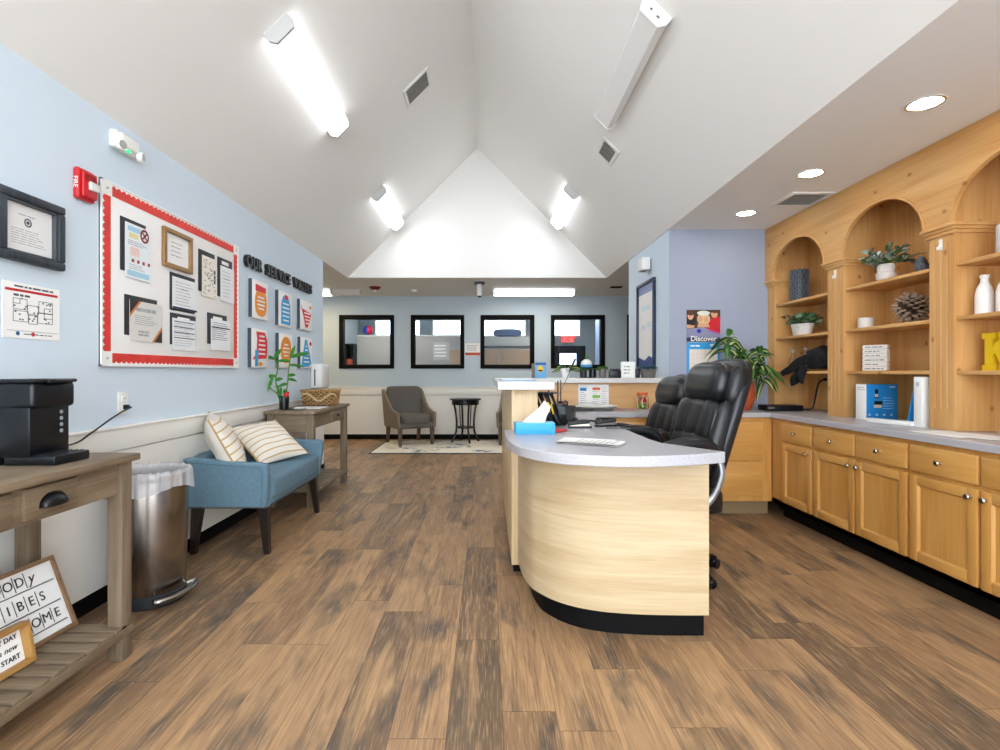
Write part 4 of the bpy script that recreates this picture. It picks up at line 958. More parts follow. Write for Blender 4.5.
lf_ = [((-.085, 0, .45), (-1, -.2, .55), .13, .014, .5), ((-.085, 0, .46), (.55, -.2, .9), .15, .014, .3), ((-.075, 0, .3), (-1, 0, .1), .15, .012, .5), ((-.1, 0, .3), (-.3, -.3, -1), .16, .013, .1), ((-.06, 0, .22), (.2, -.3, -1), .12, .013, .1), ((-.15, .02, .19), (-.25, 0, -1), .14, .010, .1),
       ((.06, 0, .47), (1, -.1, .35), .2, .014, .2), ((.06, 0, .48), (.3, .1, 1), .13, .013, .2), ((.05, 0, .43), (-1, -.2, .25), .13, .013, .3), ((.04, 0, .3), (1, -.2, .5), .09, .011, .4), ((.035, 0, .27), (1, -.1, .1), .1, .011, .4), ((.03, 0, .23), (-1, -.2, .0), .1, .012, .5), ((-.03, 0, .2), (.1, -.4, -.9), .14, .014, .1), ((.05, 0, .4), (1, .1, 0), .14, .01, .2), ((-.07, 0, .26), (.8, -.3, .5), .1, .012, .4), ((0, 0, .14), (.4, -.5, .8), .12, .014, .5)]
for q in lf_: b.leaf(q[0], q[1], q[2], q[3]*1.35, q[4], up=(.3, .9, .35))
b.build('leaves', M_leafb, bp_)
bs = T('wicker_basket', 'brown woven wicker basket at the far end of the rear console table', 'basket', (-1.70, 5.42, HT))
def bask(sgn):
    def fn(u, v):
        a = 2*PI*u; sx, sy = .165+.012*v, .11+.01*v
        c, s_ = math.cos(a), math.sin(a); k = (abs(c)**5+abs(s_)**5)**(-.2)
        wv = .008*math.sin(u*44*PI)*math.cos(v*8*PI)
        return ((sx+wv+sgn)*c*k, (sy+wv+sgn)*s_*k, .004+.145*v)
    return fn
M_wick = mat('wicker', '#a98455', .75, var=.35, vscale=60, bump=.4, bscale=90)
b = B(); b.grid(bask(0), 176, 33, cu=True, mfn=lambda i, j: 1 if math.sin((i+.5)/176*44*PI)*math.cos((j+.5)/32*8*PI) < -.25 else 0); b.grid(bask(-.01), 150, 6, cu=True)
b.box(-.15, .15, -.095, .095, .002, .008); b.build('body', [M_wick, mat('wicker_dark', '#5d4227', .8)], bs, smooth=180)
b = B(); b.tube([bask(0)(k/60, 1) for k in range(61)], .009, 8); b.build('rim', M_wick, bs)
sp_ = [bask(.004)(k/40*.33+.6, .55+.25*math.sin(k/40*PI*3)) for k in range(41)]
b = B(); b.tube(sp_, .007, 8); b.build('handle_braid', mat('wicker_pale', '#d6c29d', .7), bs)
b = B(); b.box(-.11, .11, -.15, .15, 0, .003); b.mi = 1; fine_print(b, -.09, .02, 0, .0, 0, 0); b.mi = 0; b.cb((-.04, -.06, .0045), (.2, .28, .003), rot=Matrix.Rotation(.25, 4, 'Z'))
for k in range(6): b.mi = 1; b.box(-.08, .06-.02*(k % 3), -.12+.03*k, -.115+.03*k, .006, .0064)
o = b.build('brochures', [M_paper, M_inklt], None, (-1.64, 4.98, HT)); tag(o, 'white printed leaflets spread between plant and basket on rear table', 'papers')
b = B(); b.lathe([(0, 0), (.075, 0), (.085, .006), (.08, .009), (.07, .004), (0, .004)], 32); o = b.build('saucer', M_blackpl, None, (-1.70, 4.74, HT)); tag(o, 'thin black dish beside the bamboo pot on rear table', 'dish')

# ------------------------------------------------------------------ rug, armchairs, side table
b = B(); b.box(-1.67, 1.28, 7.59, 9.0, .001, .011, .003); b.mi = 1
for q in ((-1.69, 1.3, 7.57, 7.59), (-1.69, 1.3, 9.0, 9.02), (-1.69, -1.67, 7.59, 9.0), (1.28, 1.3, 7.59, 9.0)): b.box(q[0], q[1], q[2], q[3], .001, .012, .003)
o = b.build('area_rug', [M_rug, mat('rug_edge', '#4f565e', .95)]); tag(o, 'cream area rug with grey blue leaf pattern under the armchairs', 'rug')
def accent_chair(label, loc, rz):
    t_ = T('armchair', label, 'armchair', loc, rz, 'tweed armchairs')
    b = B(); b.box(-.34, .34, -.33, .3, .27, .36, .015); b.build('seat_base', M_tweed, t_)
    b = B(); b.sq((0, -.04, .41), (.27, .33, .085), .4, .3, 36, 14); b.build('seat_cushion', M_tweed, t_)
    def bk(p): p.y += .22*(p.z+.1)+.05*(p.x/.3)**2*-1; return p
    b = B(); b.sq((0, .27, .6), (.33, .065, .325), .22, .2, 36, 18, bk); b.build('backrest', M_tweed, t_)
    for s in (-1, 1):
        prof = [(.36, .27), (.42, .86), (.37, .885), (.29, .84), (.12, .68), (-.02, .585), (-.2, .535), (-.335, .52), (-.345, .3), (-.335, .27)]
        b = B(); b.M = Matrix(((1, 0, s*.06, s*-.02), (0, 1, 0, 0), (0, 0, 1, 0), (0, 0, 0, 1))); b.prism(prof, s*.335-.026, s*.335+.026, 'x'); o = b.build('armrest', M_tweed2, t_)
        md = o.modifiers.new('round', 'BEVEL'); md.width = .018; md.segments = 3; md.limit_method = 'ANGLE'
    b = B()
    for k in range(24): b.sq((-.31+.62*k/23, -.334, .285), (.009, .003, .009), 1, 1, 8, 5)
    b.build('nailhead_trim', mat('nail_dark', '#2e2a27', .4, metal=.7), t_)
    for sx in (-1, 1):
        for y0, dy in ((-.29, -.01), (.29, .04)):
            b = B(); x = sx*.3; w0, w1 = .032, .022
            b.add([(x+i*w1, y0+dy+j*w1, 0) for i, j in ((-1, -1), (1, -1), (1, 1), (-1, 1))]+[(x+i*w0, y0+j*w0, .275) for i, j in ((-1, -1), (1, -1), (1, 1), (-1, 1))], [(3, 2, 1, 0), (4, 5, 6, 7), (0, 1, 5, 4), (1, 2, 6, 5), (2, 3, 7, 6), (3, 0, 4, 7)]); b.build('leg', M_ashleg, t_)
    return t_
ac = accent_chair('grey tweed armchair facing the camera left of the black side table', (-1.25, 8.6, .011), math.radians(30))
ac.scale = (.9, .92, 1)
dup(ac, (.53, 8.62, .011), math.radians(-12), 'grey tweed armchair mostly hidden behind the reception counter')
sd = T('side_table', 'black round side table with curved legs against the back wall', 'side table', (-.36, 8.8, .011))
b = B(); b.lathe([(0, .695), (.25, .695), (.262, .702), (.262, .715), (.255, .72), (0, .72)], 40); b.build('tabletop', M_blackpl, sd)
b = B(); b.lathe([(.2, .62), (.225, .62), (.225, .696), (.2, .696)], 40); b.build('apron', M_blackpl, sd)
for k in range(4):
    a = PI/4*0+PI/2*k+.35
    b = B(); pts = smooth_path([(.21, 0, .69), (.17, 0, .52), (.15, 0, .32), (.165, 0, .15), (.235, 0, .0)], 5)
    b.M = Matrix.Rotation(a, 4, 'Z'); b.tube(pts, .017, 8); b.build('leg', M_blackpl, sd)
    b = B(); b.M = Matrix.Rotation(a+PI/4, 4, 'Z'); b.cyl((.09, 0, .25), (.11, 0, .69), .009, seg=8); b.build('spindle', M_blackpl, sd)
b = B(); b.lathe([(0, .235), (.16, .235), (.163, .245), (.16, .255), (0, .255)], 36); b.build('lower_shelf', M_blackpl, sd)
ws = T('wall_notice', 'small white notice with red bar between second and third windows', 'notice', (-.25, YB, 1.45))
b = B(); b.box(-.13, .13, -.004, 0, 0, .22); b.build('sheet', M_paper, ws)
b = B(); b.box(-.13, .13, -.0046, -.004, .01, .06); b.build('red_bar', mat('notice_red', '#c4503c', .6), ws)
b = B(); fine_print(b, -.1, .1, .08, .2, 4, -.004, .012, 2); b.build('printed_text', M_inklt, ws)

# ------------------------------------------------------------------ reception desk
ZW = .84
curve_top = [(.095, 2.86), (.098, 2.68), (.112, 2.5), (.138, 2.37), (.175, 2.29), (.225, 2.215), (.29, 2.155), (.37, 2.115), (.45, 2.09), (.54, 2.078), (.64, 2.08), (.74, 2.098), (.84, 2.125), (.92, 2.158), (.985, 2.19)]
dk = T('reception_desk', 'curved pale maple reception desk base with black toe kick', 'desk', (.5, 2.9, 0))
D0 = Vector((.5, 2.9))
panel = [(.178, 3.045), (.178, 2.86), (.19, 2.72), (.215, 2.6), (.25, 2.53), (.3, 2.46), (.36, 2.405), (.43, 2.363), (.52, 2.33), (.62, 2.312), (.72, 2.302), (.82, 2.298), (.9, 2.297), (.962, 2.297)]
def smooth2(p, n=4): return [(q.x, q.y) for q in smooth_path([(a, c, 0) for a, c in p], n)]
def offset(p, d):
    out = []
    for i in range(len(p)):
        a, c = Vector(p[max(0, i-1)]), Vector(p[min(len(p)-1, i+1)]); t = (c-a).normalized(); n = Vector((-t.y, t.x)); out.append((p[i][0]+n.x*d, p[i][1]+n.y*d))
    return out
pn = smooth2(panel)
def loc2(p): return [(x-D0.x, y-D0.y) for x, y in p]
b = B(); b.prism(loc2(pn+offset(pn, .025)[::-1]), .115, ZW-.045, 'z'); b.build('front_panel', M_pale, dk)
tk = offset(pn, .055)
b = B(); b.prism(loc2(tk+offset(tk, .02)[::-1]), 0, .115, 'z'); b.build('toe_kick', M_black, dk)
b = B(); b.box(.296-.5, .8-.5, 3.08-2.9, 3.1-2.9, .0, ZW-.046); b.build('inner_panel', M_pale_v, dk)
b = B(); b.box(.938-.5, .96-.5, 2.33-2.9, 2.62-2.9, .115, ZW-.045); b.build('end_panel', M_pale_v, dk)
wt = smooth2(curve_top)
poly = wt+[(.985, 2.2), (.815, 2.47), (.8, 2.62), (.8, 4.30), (.8, 4.845), (.296, 4.845), (.296, 3.07), (.296, 3.046), (.1, 3.046)]
b = B(); b.prism([(x-.5, y-2.9) for x, y in poly], -.045, 0, 'z'); o = b.build('worktop', M_lam, None, (.5, 2.9, ZW)); tag(o, 'grey laminate worktop with rounded front on the reception desk', 'worktop')
md = o.modifiers.new('edge', 'BEVEL'); md.width = .004; md.segments = 2; md.limit_method = 'ANGLE'
rc = T('raised_counter', 'tall pale maple transaction counter with white top around the desk', 'counter', (.2, 4.0, 0))
O = Vector((.2, 4.0))
b = B(); b.box(.142-.2, .162-.2, 3.07-4, 5.0-4, .06, 1.07, .002); b.box(.142-.2, .29-.2, 4.97-4, 5.0-4, .06, 1.07); b.build('outer_panel', M_pale_v, rc)
b = B(); b.box(.162-.2, .292-.2, 3.05-4, 3.072-4, .06, 1.07, .002); b.box(.142-.2, .162-.2, 3.05-4, 3.07-4, .06, 1.07); b.build('end_panel', M_pale_v, rc)
b = B(); b.box(.17-.2, 1.68-.2, 3.1-4+1.78, 4.92-4, .0, 1.07); b.build('back_riser', wood('riser_maple', '#e3b67d', '#cf9d60', 'x', .4, 10, 7), rc)
b = B(); b.box(.165-.2, .2-.2, 3.072-4, 4.88-4, .06, 1.07); b.build('inner_riser', M_pale_v, rc)
b = B(); b.box(.155-.2, .285-.2, 3.11-4, 4.95-4, 0, .06); b.build('toe_kick', M_black, rc)
for yy in (3.4, 3.9, 4.4):
    b = B(); b.box(.2-.2, .29-.2, yy-4, yy+.018-4, ZW+.001, 1.07); b.build('divider', M_pale_v, rc)
b = B(); b.prism([(x-.2, y-4) for x, y in ((.06, 2.96), (.378, 2.96), (.378, 4.80), (1.683, 4.80), (1.683, 5.14), (.06, 5.14))], 1.07, 1.115, 'z'); o = b.build('counter_top', M_lamw, rc)
md = o.modifiers.new('edge', 'BEVEL'); md.width = .004; md.segments = 2; md.limit_method = 'ANGLE'

# ------------------------------------------------------------------ worktop and base cabinets
XF = 2.33; YF_ = 4.33
b = B(); b.prism([(x-2.3, y-4.3) for x, y in ((.802, 4.30), (2.30, 4.30), (2.30, .9), (2.925, .9), (2.925, 4.905), (1.69, 4.905), (1.69, 4.878), (.802, 4.878))], -.04, 0, 'z')
o = b.build('worktop', M_lam, None, (2.3, 4.3, ZW+.0)); tag(o, 'long grey laminate worktop along the bookcase and back corner', 'worktop')
md = o.modifiers.new('edge', 'BEVEL'); md.width = .004; md.segments = 2; md.limit_method = 'ANGLE'
def knob(parent, x, y, z):
    b = B(); b.M = Matrix.Translation((x, y, z)) @ Matrix.Rotation(R90, 4, 'X'); b.lathe([(.001, 0), (.008, 0), (.006, .008), (.007, .014), (.014, .019), (.0155, .024), (.012, .029), (.001, .031)], 20); b.build('knob', M_nickel, parent)
def shaker(x0, x1, z0, z1, y, rail=.052):
    b = B()
    b.box(x0, x0+rail, y-.02, y, z0, z1, .003); b.box(x1-rail, x1, y-.02, y, z0, z1, .003); b.mi = 1
    b.box(x0+rail, x1-rail, y-.02, y, z0, z0+rail, .003); b.box(x0+rail, x1-rail, y-.02, y, z1-rail, z1, .003); b.mi = 0
    b.box(x0+rail, x1-rail, y-.008, y, z0+rail, z1-rail)
    # sloped inner sticking
    i = .009; X0, X1, Z0, Z1 = x0+rail, x1-rail, z0+rail, z1-rail
    b.add([(X0, y-.018, Z0), (X1, y-.018, Z0), (X1-i, y-.008, Z0+i), (X0+i, y-.008, Z0+i), (X0, y-.018, Z1), (X1, y-.018, Z1), (X1-i, y-.008, Z1-i), (X0+i, y-.008, Z1-i)], [(0, 1, 2, 3), (5, 4, 7, 6), (4, 0, 3, 7), (1, 5, 6, 2)])
    return b
def base_cabinet(label, loc, rz, x0, x1, cols, depth=.58, group='maple base cabinets'):
    """front face at local y = 0, carcass behind it; columns are (x0,x1,knob side)"""
    t_ = T('base_cabinet', label, 'cabinet', loc, rz, group)
    b = B(); b.box(x0, x1, .002, depth, .115, ZW-.042); b.build('carcass', M_mapled, t_)
    b = B(); b.box(x0, x1, -.0, .002, .115, ZW-.042); b.box(x0, x1, .0, .02, .115, .15); b.build('face_frame', M_mapled, t_)
    b = B(); b.box(x0, x1, .09, .11, 0, .115); b.build('toe_kick', M_black, t_)
    for (a, c, side) in cols:
        b = B(); b.box(a, c, -.02, 0, .635, .775, .006); o = b.build('drawer', M_mapled_h, t_)
        knob(o, (a+c)/2, -.02, .705)
        o = shaker(a, c, .152, .615, 0).build('door', [M_mapled, M_mapled_h], t_)
        knob(o, (c-.03) if side > 0 else (a+.03), -.02, .575)
    return t_
# right run: local x = YF_-Y ; facing -X
def lx(Y): return YF_-Y
Cc = (XF, YF_, 0)
base_cabinet('single door maple base cabinet in the corner of the right run', Cc, -R90, 0, lx(3.765), [(lx(4.16), lx(3.785), 1)])
base_cabinet('double door maple base cabinet in the middle of the right run', Cc, -R90, lx(3.765), lx(2.912), [(lx(3.755), lx(3.342), 1), (lx(3.325), lx(2.925), -1)])
base_cabinet('double door maple base cabinet cut by the right edge of the photo', Cc, -R90, lx(2.912), lx(2.06), [(lx(2.9), lx(2.5), 1), (lx(2.48), lx(2.08), -1)])
def drawer_cabinet(label, x0, x1, ins0, ins1):
    t_ = T('drawer_cabinet', label, 'cabinet', (0, YF_, 0), 0, 'maple drawer cabinets in the back run')
    b = B(); b.box(x0, x1, .002, .52, .115, ZW-.042); b.build('carcass', M_mapled, t_)
    b = B(); b.box(x0, x1, 0, .002, .115, ZW-.042); b.build('face_frame', M_mapled, t_)
    b = B(); b.box(x0, x1, .06, .08, 0, .115); b.build('toe_kick', mat('kick_tan', '#8a7353', .6), t_)
    for z0, z1 in ((.16, .44), (.455, .765)):
        b = B(); b.box(x0+ins0, x1-ins1, -.02, 0, z0, z1, .006); b.build('drawer', M_mapled_h, t_)
drawer_cabinet('maple two drawer cabinet at the right end of the back run', 1.66, 2.325, .02, .08)
drawer_cabinet('maple two drawer cabinet seen between the desk and the rear office chair', 1.03, 1.65, .02, .02)

# ------------------------------------------------------------------ bookcase (local x = 4.905-Y, front towards -X)
bc = T('bookcase', 'built in maple bookcase with three arches and fluted pilasters', 'bookcase', (2.925, 4.905, ZW), -R90)
ZT = ZC-ZW-.002; yF = -.325; yH = -.35
pil = [(0, .11), (.86, 1.04), (1.79, 1.955), (2.71, 2.87)]
bays = [(.11, .86), (1.04, 1.79), (1.955, 2.71)]
zs = 2.0-ZW
b = B(); b.box(0, 2.87, -.018, 0, .001, ZT); b.build('back_panel', M_maple, bc)
for i, (a, c) in enumerate(pil):
    b = B(); w = c-a
    if i == 0:
        b.box(a, c, yF, -.018, .001, zs)
    else:
        b.box(a, c, yF+.012, -.018, .001, zs)
        b.box(a, c, yF, yF+.012, .001, .12); b.box(a, c, yF, yF+.012, zs-.1, zs)
        gx = [a+w*(.26+.24*k) for k in range(3)]; pts = [(a, yF+.012), (a, yF)]
        for g in gx:
            for k in range(7):
                an = PI*k/6; pts.append((g-.006*math.cos(an), yF+.007*math.sin(an)))
        pts += [(c, yF), (c, yF+.012)]
        b.prism(pts, .12, zs-.1, 'z')
    b.build('pilaster', M_maple, bc)
    b = B(); m_ = .028
    for k, (o_, z0, z1) in enumerate(((.012, zs-.055, zs-.035), (.022, zs-.035, zs-.018), (m_+.006, zs-.018, zs))):
        b.box(max(0, a-o_), min(2.9, c+o_), yF-o_, yF+.02, z0, z1, .002)
        b.box(max(0, a-o_), min(2.9, c+o_), yF+.02, -.018, z0, z1)
    b.build('capital', M_maple_h, bc)
b = B()
for a, c in pil: b.box(a, c, yH, yH+.02, zs, ZT)
for a, c in bays:
    n = 28; cx = (a+c)/2; r = (c-a)/2
    pts = [(a, ZT), (a, zs)]+[(cx-r*math.cos(PI*k/n), zs+.3*math.sin(PI*k/n)) for k in range(1, n)]+[(c, zs), (c, ZT)]
    # split the arched board into strips to keep the faces simple
    for k in range(n):
        x0, x1 = cx-r*math.cos(PI*k/n), cx-r*math.cos(PI*(k+1)/n); z0, z1 = zs+.3*math.sin(PI*k/n), zs+.3*math.sin(PI*(k+1)/n)
        b.prism([(x0, z0), (x1, z1), (x1, ZT), (x0, ZT)], yH, yH+.02, 'y')
b.build('header', M_maple_h, bc, smooth=20)
for a, c in bays:
    b = B(); n = 28; cx = (a+c)/2; r = (c-a)/2
    for k in range(n):
        p = []
        for kk in (k, k+1):
            an = PI*kk/n; p.append((cx-r*math.cos(an), zs+.3*math.sin(an)))
        q = [(cx+(x-cx)*.965, zs+(z-zs)*.955) for x, z in p]
        b.prism([p[0], p[1], q[1], q[0]], yH-.008, yH+.02, 'y')
    b.build('arch_trim', M_maple_h, bc)
for a, c in pil[:]:
    b = B(); b.box(a, c, yH+.02, -.018, zs, ZT-.01); b.build('upper_divider', M_maple, bc)
b = B(); b.box(0, 2.87, yH+.02, -.018, ZT-.012, ZT-.001); b.build('top_panel', M_maple_h, bc)
SH = [1.178, 1.48, 1.782]
for a, c in bays:
    for z in SH:
        b = B(); b.box(a, c, yF+.012, -.018, z-ZW-.022, z-ZW, .002); b.build('shelf', M_maple_h, bc)
# hooks on the pilasters
for (px_, lab) in ((.95, 'white adhesive hook on the pilaster between first and second arch'), (1.87, 'white adhesive hook on the pilaster between second and third arch')):
    t_ = T('adhesive_hook', lab, 'hook', (2.925+yF, 4.905-px_, 1.9), -R90, 'white adhesive hooks')
    b = B(); b.box(-.011, .011, -.004, 0, -.035, .03, .0015); b.build('base_plate', M_whpl, t_)
    b = B(); b.tube([(0, -.004, -.005), (0, -.016, -.02), (0, -.02, -.03), (0, -.022, -.015)], .005, 8); b.build('hook', M_whpl, t_)

# ---- things on the shelves
def place(X, px): return X*F/(px-487)      # distance of a thing at side offset X seen at a column
y = place(2.74, 799.5)
va = T('ceramic_vase', 'dark blue vase with raised oval pattern on the top shelf of the first arch', 'vase', (2.74, y, SH[2]))
def vfn(u, v):
    a = 2*PI*u; r = .07
    return (r*math.cos(a), r*math.sin(a), .28*v)
b = B(); b.grid(vfn, 108, 65, cu=True, caps=False); b.lathe([(0, 0), (.068, 0), (.068, .004), (0, .004)], 36); b.lathe([(.06, .1), (.066, .275), (.07, .28), (.06, .28), (.055, .1), (0, .095)], 36); b.build('body', mat('vase_blue', '#2f3842', .4), va)
b = B()
for j in range(6):
    for k in range(12):
        a = 2*PI*(k+(j % 2)*.5)/12; z = .025+.046*j
        b.M = Matrix.Rotation(a, 4, 'Z') @ Matrix.Translation((.071, 0, z)) @ Matrix.Rotation(R90, 4, 'Y')
        b.grid(lambda u, v: ((.019+.003*math.cos(2*PI*v))*math.cos(2*PI*u)*1.1, (.013+.003*math.cos(2*PI*v))*math.sin(2*PI*u), .003*math.sin(2*PI*v)), 10, 5, cu=True, cv=True)
b.build('raised_pattern', mat('vase_pattern', '#6c7883', .4), va)
def rosette(b, c, n, r0, ln, w, el0, el1, rr, droop=.3, mids=(0, 0)):
    for k in range(n):
        a = rr.uniform(0, 2*PI); el = rr.uniform(el0, el1)
        base = (c[0]+r0*math.cos(a)*rr.random(), c[1]+r0*math.sin(a)*rr.random(), c[2])
        b.leaf(base, (math.cos(a)*math.cos(el), math.sin(a)*math.cos(el), math.sin(el)), ln*rr.uniform(.6, 1), w*rr.uniform(.7, 1.1), droop, 6, mids, up=(rr.uniform(-.4, .4), rr.uniform(.2, 1), .6))
y = place(2.70, 802.5)
pb = T('potted_greenery', 'bushy green plant in a white oval bowl on the middle shelf of the first arch', 'plant', (2.70, y, SH[1]), -R90)
b = B()
def oval(k_, zz): return lambda u, v: ((.095+.025*v)*k_*math.cos(2*PI*u), (.055+.02*v)*k_*math.sin(2*PI*u), zz+.1*v)
b.grid(oval(1, 0), 36, 9, cu=True); b.grid(oval(.93, .0), 36, 3, cu=True); b.prism([(.095*math.cos(2*PI*k/36), .055*math.sin(2*PI*k/36)) for k in range(36)], 0, .01); b.build('bowl', mat('bowl_white', '#e3dfd8', .6, var=.1, vscale=25), pb)
b = B(); rr = random.Random(11)
for k in range(300):
    x, yv, z = rr.gauss(0, .075), rr.gauss(0, .04), .1+rr.random()*.075
    x = max(-.13, min(.13, x)); a = rr.uniform(0, 2*PI)
    b.mi = 0; b.leaf((x, yv, z), (math.cos(a), math.sin(a), rr.uniform(-.1, .9)), rr.uniform(.04, .07), .017, .3, 4, (rr.choice((0, 1, 1)),)*2, up=(rr.uniform(-1, 1), rr.uniform(-.2, 1), .5))
b.build('foliage', [M_leafd, mat('leaf_grey', '#6f8a66', .5)], pb)
b = B(); b.prism([(.09*math.cos(2*PI*k/24), .06*math.sin(2*PI*k/24)) for k in range(24)], .07, .095); b.build('soil', mat('soil', '#2e241c', .9), pb)
def glass_bottle(label, loc, s):
    t_ = T('glass_bottle', label, 'bottle', loc, 0, 'small clear bottles')
    b = B(); b.lathe([(0, 0), (.026*s, 0), (.03*s, .006), (.034*s, .06*s), (.028*s, .1*s), (.012*s, .14*s), (.011*s, .17*s), (.013*s, .172*s), (.0095*s, .172*s), (.0095*s, .14*s), (.025*s, .1*s), (.03*s, .06*s), (.026*s, .01), (0, .01)], 24); b.build('body', M_clear, t_)
    b = B(); b.lathe([(0, .165*s), (.009*s, .165*s), (.009*s, .172*s), (.014*s, .18*s), (.012*s, .19*s), (0, .192*s)], 16); b.build('stopper', mat('stopper', '#d8d5cf', .3), t_)
glass_bottle('clear glass bottle on the lower shelf of the first arch, left of two', (2.74, place(2.74, 793), SH[0]), 1.0)
glass_bottle('clear glass bottle beside the black cloth on the lower shelf, right of two', (2.80, place(2.80, 805.5), SH[0]), 1.08)
# black jacket
y = 4.31
jk = T('jacket', 'black jacket bundled on the lower shelf and drooping over its edge', 'jacket', (2.72, y, SH[0]))
def crumple(p):
    n = noise.noise(p*14)*.018+noise.noise(p*30+Vector((3, 1, 2)))*.008; d_ = p.normalized(); q = p+d_*n
    q.z = max(q.z, -.083); return q
b = B(); b.sq((.0, -.03, .1), (.11, .125, .1), .75, .8, 44, 26, crumple); b.build('bundle', mat('black_cloth', '#0d0d0f', .75, bump=.3, bscale=80), jk)
b = B()
def sleeve(u, v):
    p = [(-.05, .06, .1), (-.1, .13, .07), (-.14, .2, .02), (-.16, .28, -.025)]
    sp2 = smooth_path(p, 6); n = len(sp2); q = sp2[min(n-1, round(v*(n-1)))]; r = .055*(1-.5*v)*(1+.18*math.sin(u*6*PI+v*9))
    return (q.x+.5*r*math.sin(2*PI*u), q.y+r*.7*math.cos(2*PI*u), q.z+r*math.cos(2*PI*u)*.7)
b.grid(sleeve, 22, 19, cu=True, caps=True); b.build('sleeve', MATS['black_cloth'], jk, smooth=180)
b = B()
def flap(u, v):
    return (-.122-.02*math.sin(v*3)+.012*math.sin(u*9+v*3), .0+.15*u+.05*v, .03-.14*v+.02*math.sin(u*5))
b.grid(flap, 18, 12); o = b.build('flap', MATS['black_cloth'], jk, smooth=180); o.modifiers.new('thick', 'SOLIDIFY').thickness = .012

y = place(2.69, 886)
kp = T('potted_succulent', 'grey green sprig plant in white knotted vase on the second arch top shelf', 'plant', (2.69, y, SH[2]))
b = B(); b.lathe([(0, 0), (.042, 0), (.056, .02), (.058, .05), (.046, .066), (.05, .075), (.052, .095), (.046, .112), (.04, .115), (.035, .1), (0, .09)], 32); b.build('vase', mat('vase_marble', '#e2dcd6', .5, var=.12, vscale=30), kp)
b = B(); rr = random.Random(21)
for k in range(22):
    a = rr.uniform(0, 2*PI); el = rr.uniform(.15, 1.1); d_ = Vector((math.cos(a)*math.cos(el)*1.3, math.sin(a)*math.cos(el)*1.3, math.sin(el)*.8)); L_ = rr.uniform(.09, .16)
    tip = Vector((0, 0, .11))+d_*L_
    b.mi = 0; b.tube([(0, 0, .105), Vector((0, 0, .11))+d_*L_*.5, tip], .002, 5)
    for j in range(6):
        q = Vector((0, 0, .11))+d_*L_*(.35+.65*j/5); m_ = rr.choice((0, 1, 2, 2)); b.leaf(q, d_+Vector((rr.uniform(-1, 1), rr.uniform(-1, 1), rr.uniform(-.6, .6))), .055, .017, .2, 5, (m_, m_), up=(rr.uniform(-1, 0), rr.uniform(-.8, .8), .6))
b.build('sprigs', [M_stem, mat('sprig_dark', '#45584a', .6), M_sage], kp)
b = B(); rr = random.Random(23)
for k in range(5):
    a = rr.uniform(0, 2*PI); b.sq((.1*math.cos(a), .1*math.sin(a), .17+rr.uniform(-.02, .03)), (.015, .015, .022), 1, 1, 10, 8)
b.build('buds', mat('bud_grey', '#b9bdb9', .7), kp)
y = place(2.74, 922)
b = B()
def rock(p):
    return p+p.normalized()*(noise.noise(p*22)*.022+noise.noise(p*50)*.008)
b.sq((0, 0, .052), (.034, .04, .055), .9, .9, 26, 18, rock)
o = b.build('stone_ornament', mat('stone_blue', '#56606c', .45, var=.4, vscale=30), None, (2.74, y, SH[2]+.004)); tag(o, 'small dark blue grey stone ornament on the second arch top shelf', 'ornament')
# pine cone
y = place(2.745, 912)
pn_ = T('pine_cone', 'giant brown pine cone on the middle shelf of the second arch', 'pine cone', (2.745, y, SH[1]+.105))
b = B(); b.sq((0, 0, 0), (.042, .042, .05), 1, 1, 18, 12); b.build('core', mat('cone_dark', '#3a2a1f', .8), pn_)
b = B(); n = 74; rk = random.Random(31)
for k in range(n):
    t = (k+.5)/n; z = 1-2*t; ph = k*2.39996+rk.uniform(-.2, .2); r = math.sqrt(max(0, 1-z*z))
    d_ = Vector((r*math.cos(ph), r*math.sin(ph), z)); L_ = .1
    b.M = Matrix.Identity(4)
    up = Vector((0, 0, 1)) if abs(z) < .9 else Vector((1, 0, 0)); s_ = d_.cross(up).normalized(); w_ = s_.cross(d_).normalized()
    for a0, a1, h0, h1, m_ in ((.03, .08, .006, .017, 0), (.08, .108+rk.uniform(-.012, .008), .017, .008, 1)):
        b.mi = m_; vs = []
        for rr_, hh in ((a0, h0), (a1, h1)):
            c_ = d_*rr_
            for i, j in ((-1, -1), (1, -1), (1, 1), (-1, 1)): vs.append(c_+s_*hh*i+w_*hh*.4*j)
        b.add(vs, [(3, 2, 1, 0), (4, 5, 6, 7), (0, 1, 5, 4), (1, 2, 6, 5), (2, 3, 7, 6), (3, 0, 4, 7)])
b.build('scales', [mat('cone_scale', '#4a382c', .7), mat('cone_tip', '#9a8673', .7)], pn_)
b = B(); b.lathe([(0, 0), (.042, 0), (.046, .004), (.046, .07), (.042, .073), (.039, .07), (.039, .02), (0, .018)], 28); o = b.build('candle_cup', mat('cup_white', '#dcd5cd', .5), None, (2.68, place(2.68, 865.5), SH[1])); tag(o, 'small white candle cup on the middle shelf of the second arch', 'cup')
y = place(2.70, 876)
sb = T('slat_sign', 'white slatted wood block with printed lines on the lower shelf of the second arch', 'sign', (2.70, y, SH[0]), math.radians(-60))
b = B()
for k in range(6): b.box(-.075, .075, -.022, .022, .001+.03*k, .029+.03*k, .002)
b.build('slat_block', mat('slat_white', '#e6e1da', .7), sb)
b = B()
for k in range(6): fine_print(b, -.06, .06, .004+.03*k, .026+.03*k, 1, -.022, .006, k)
b.build('printed_text', M_ink, sb)
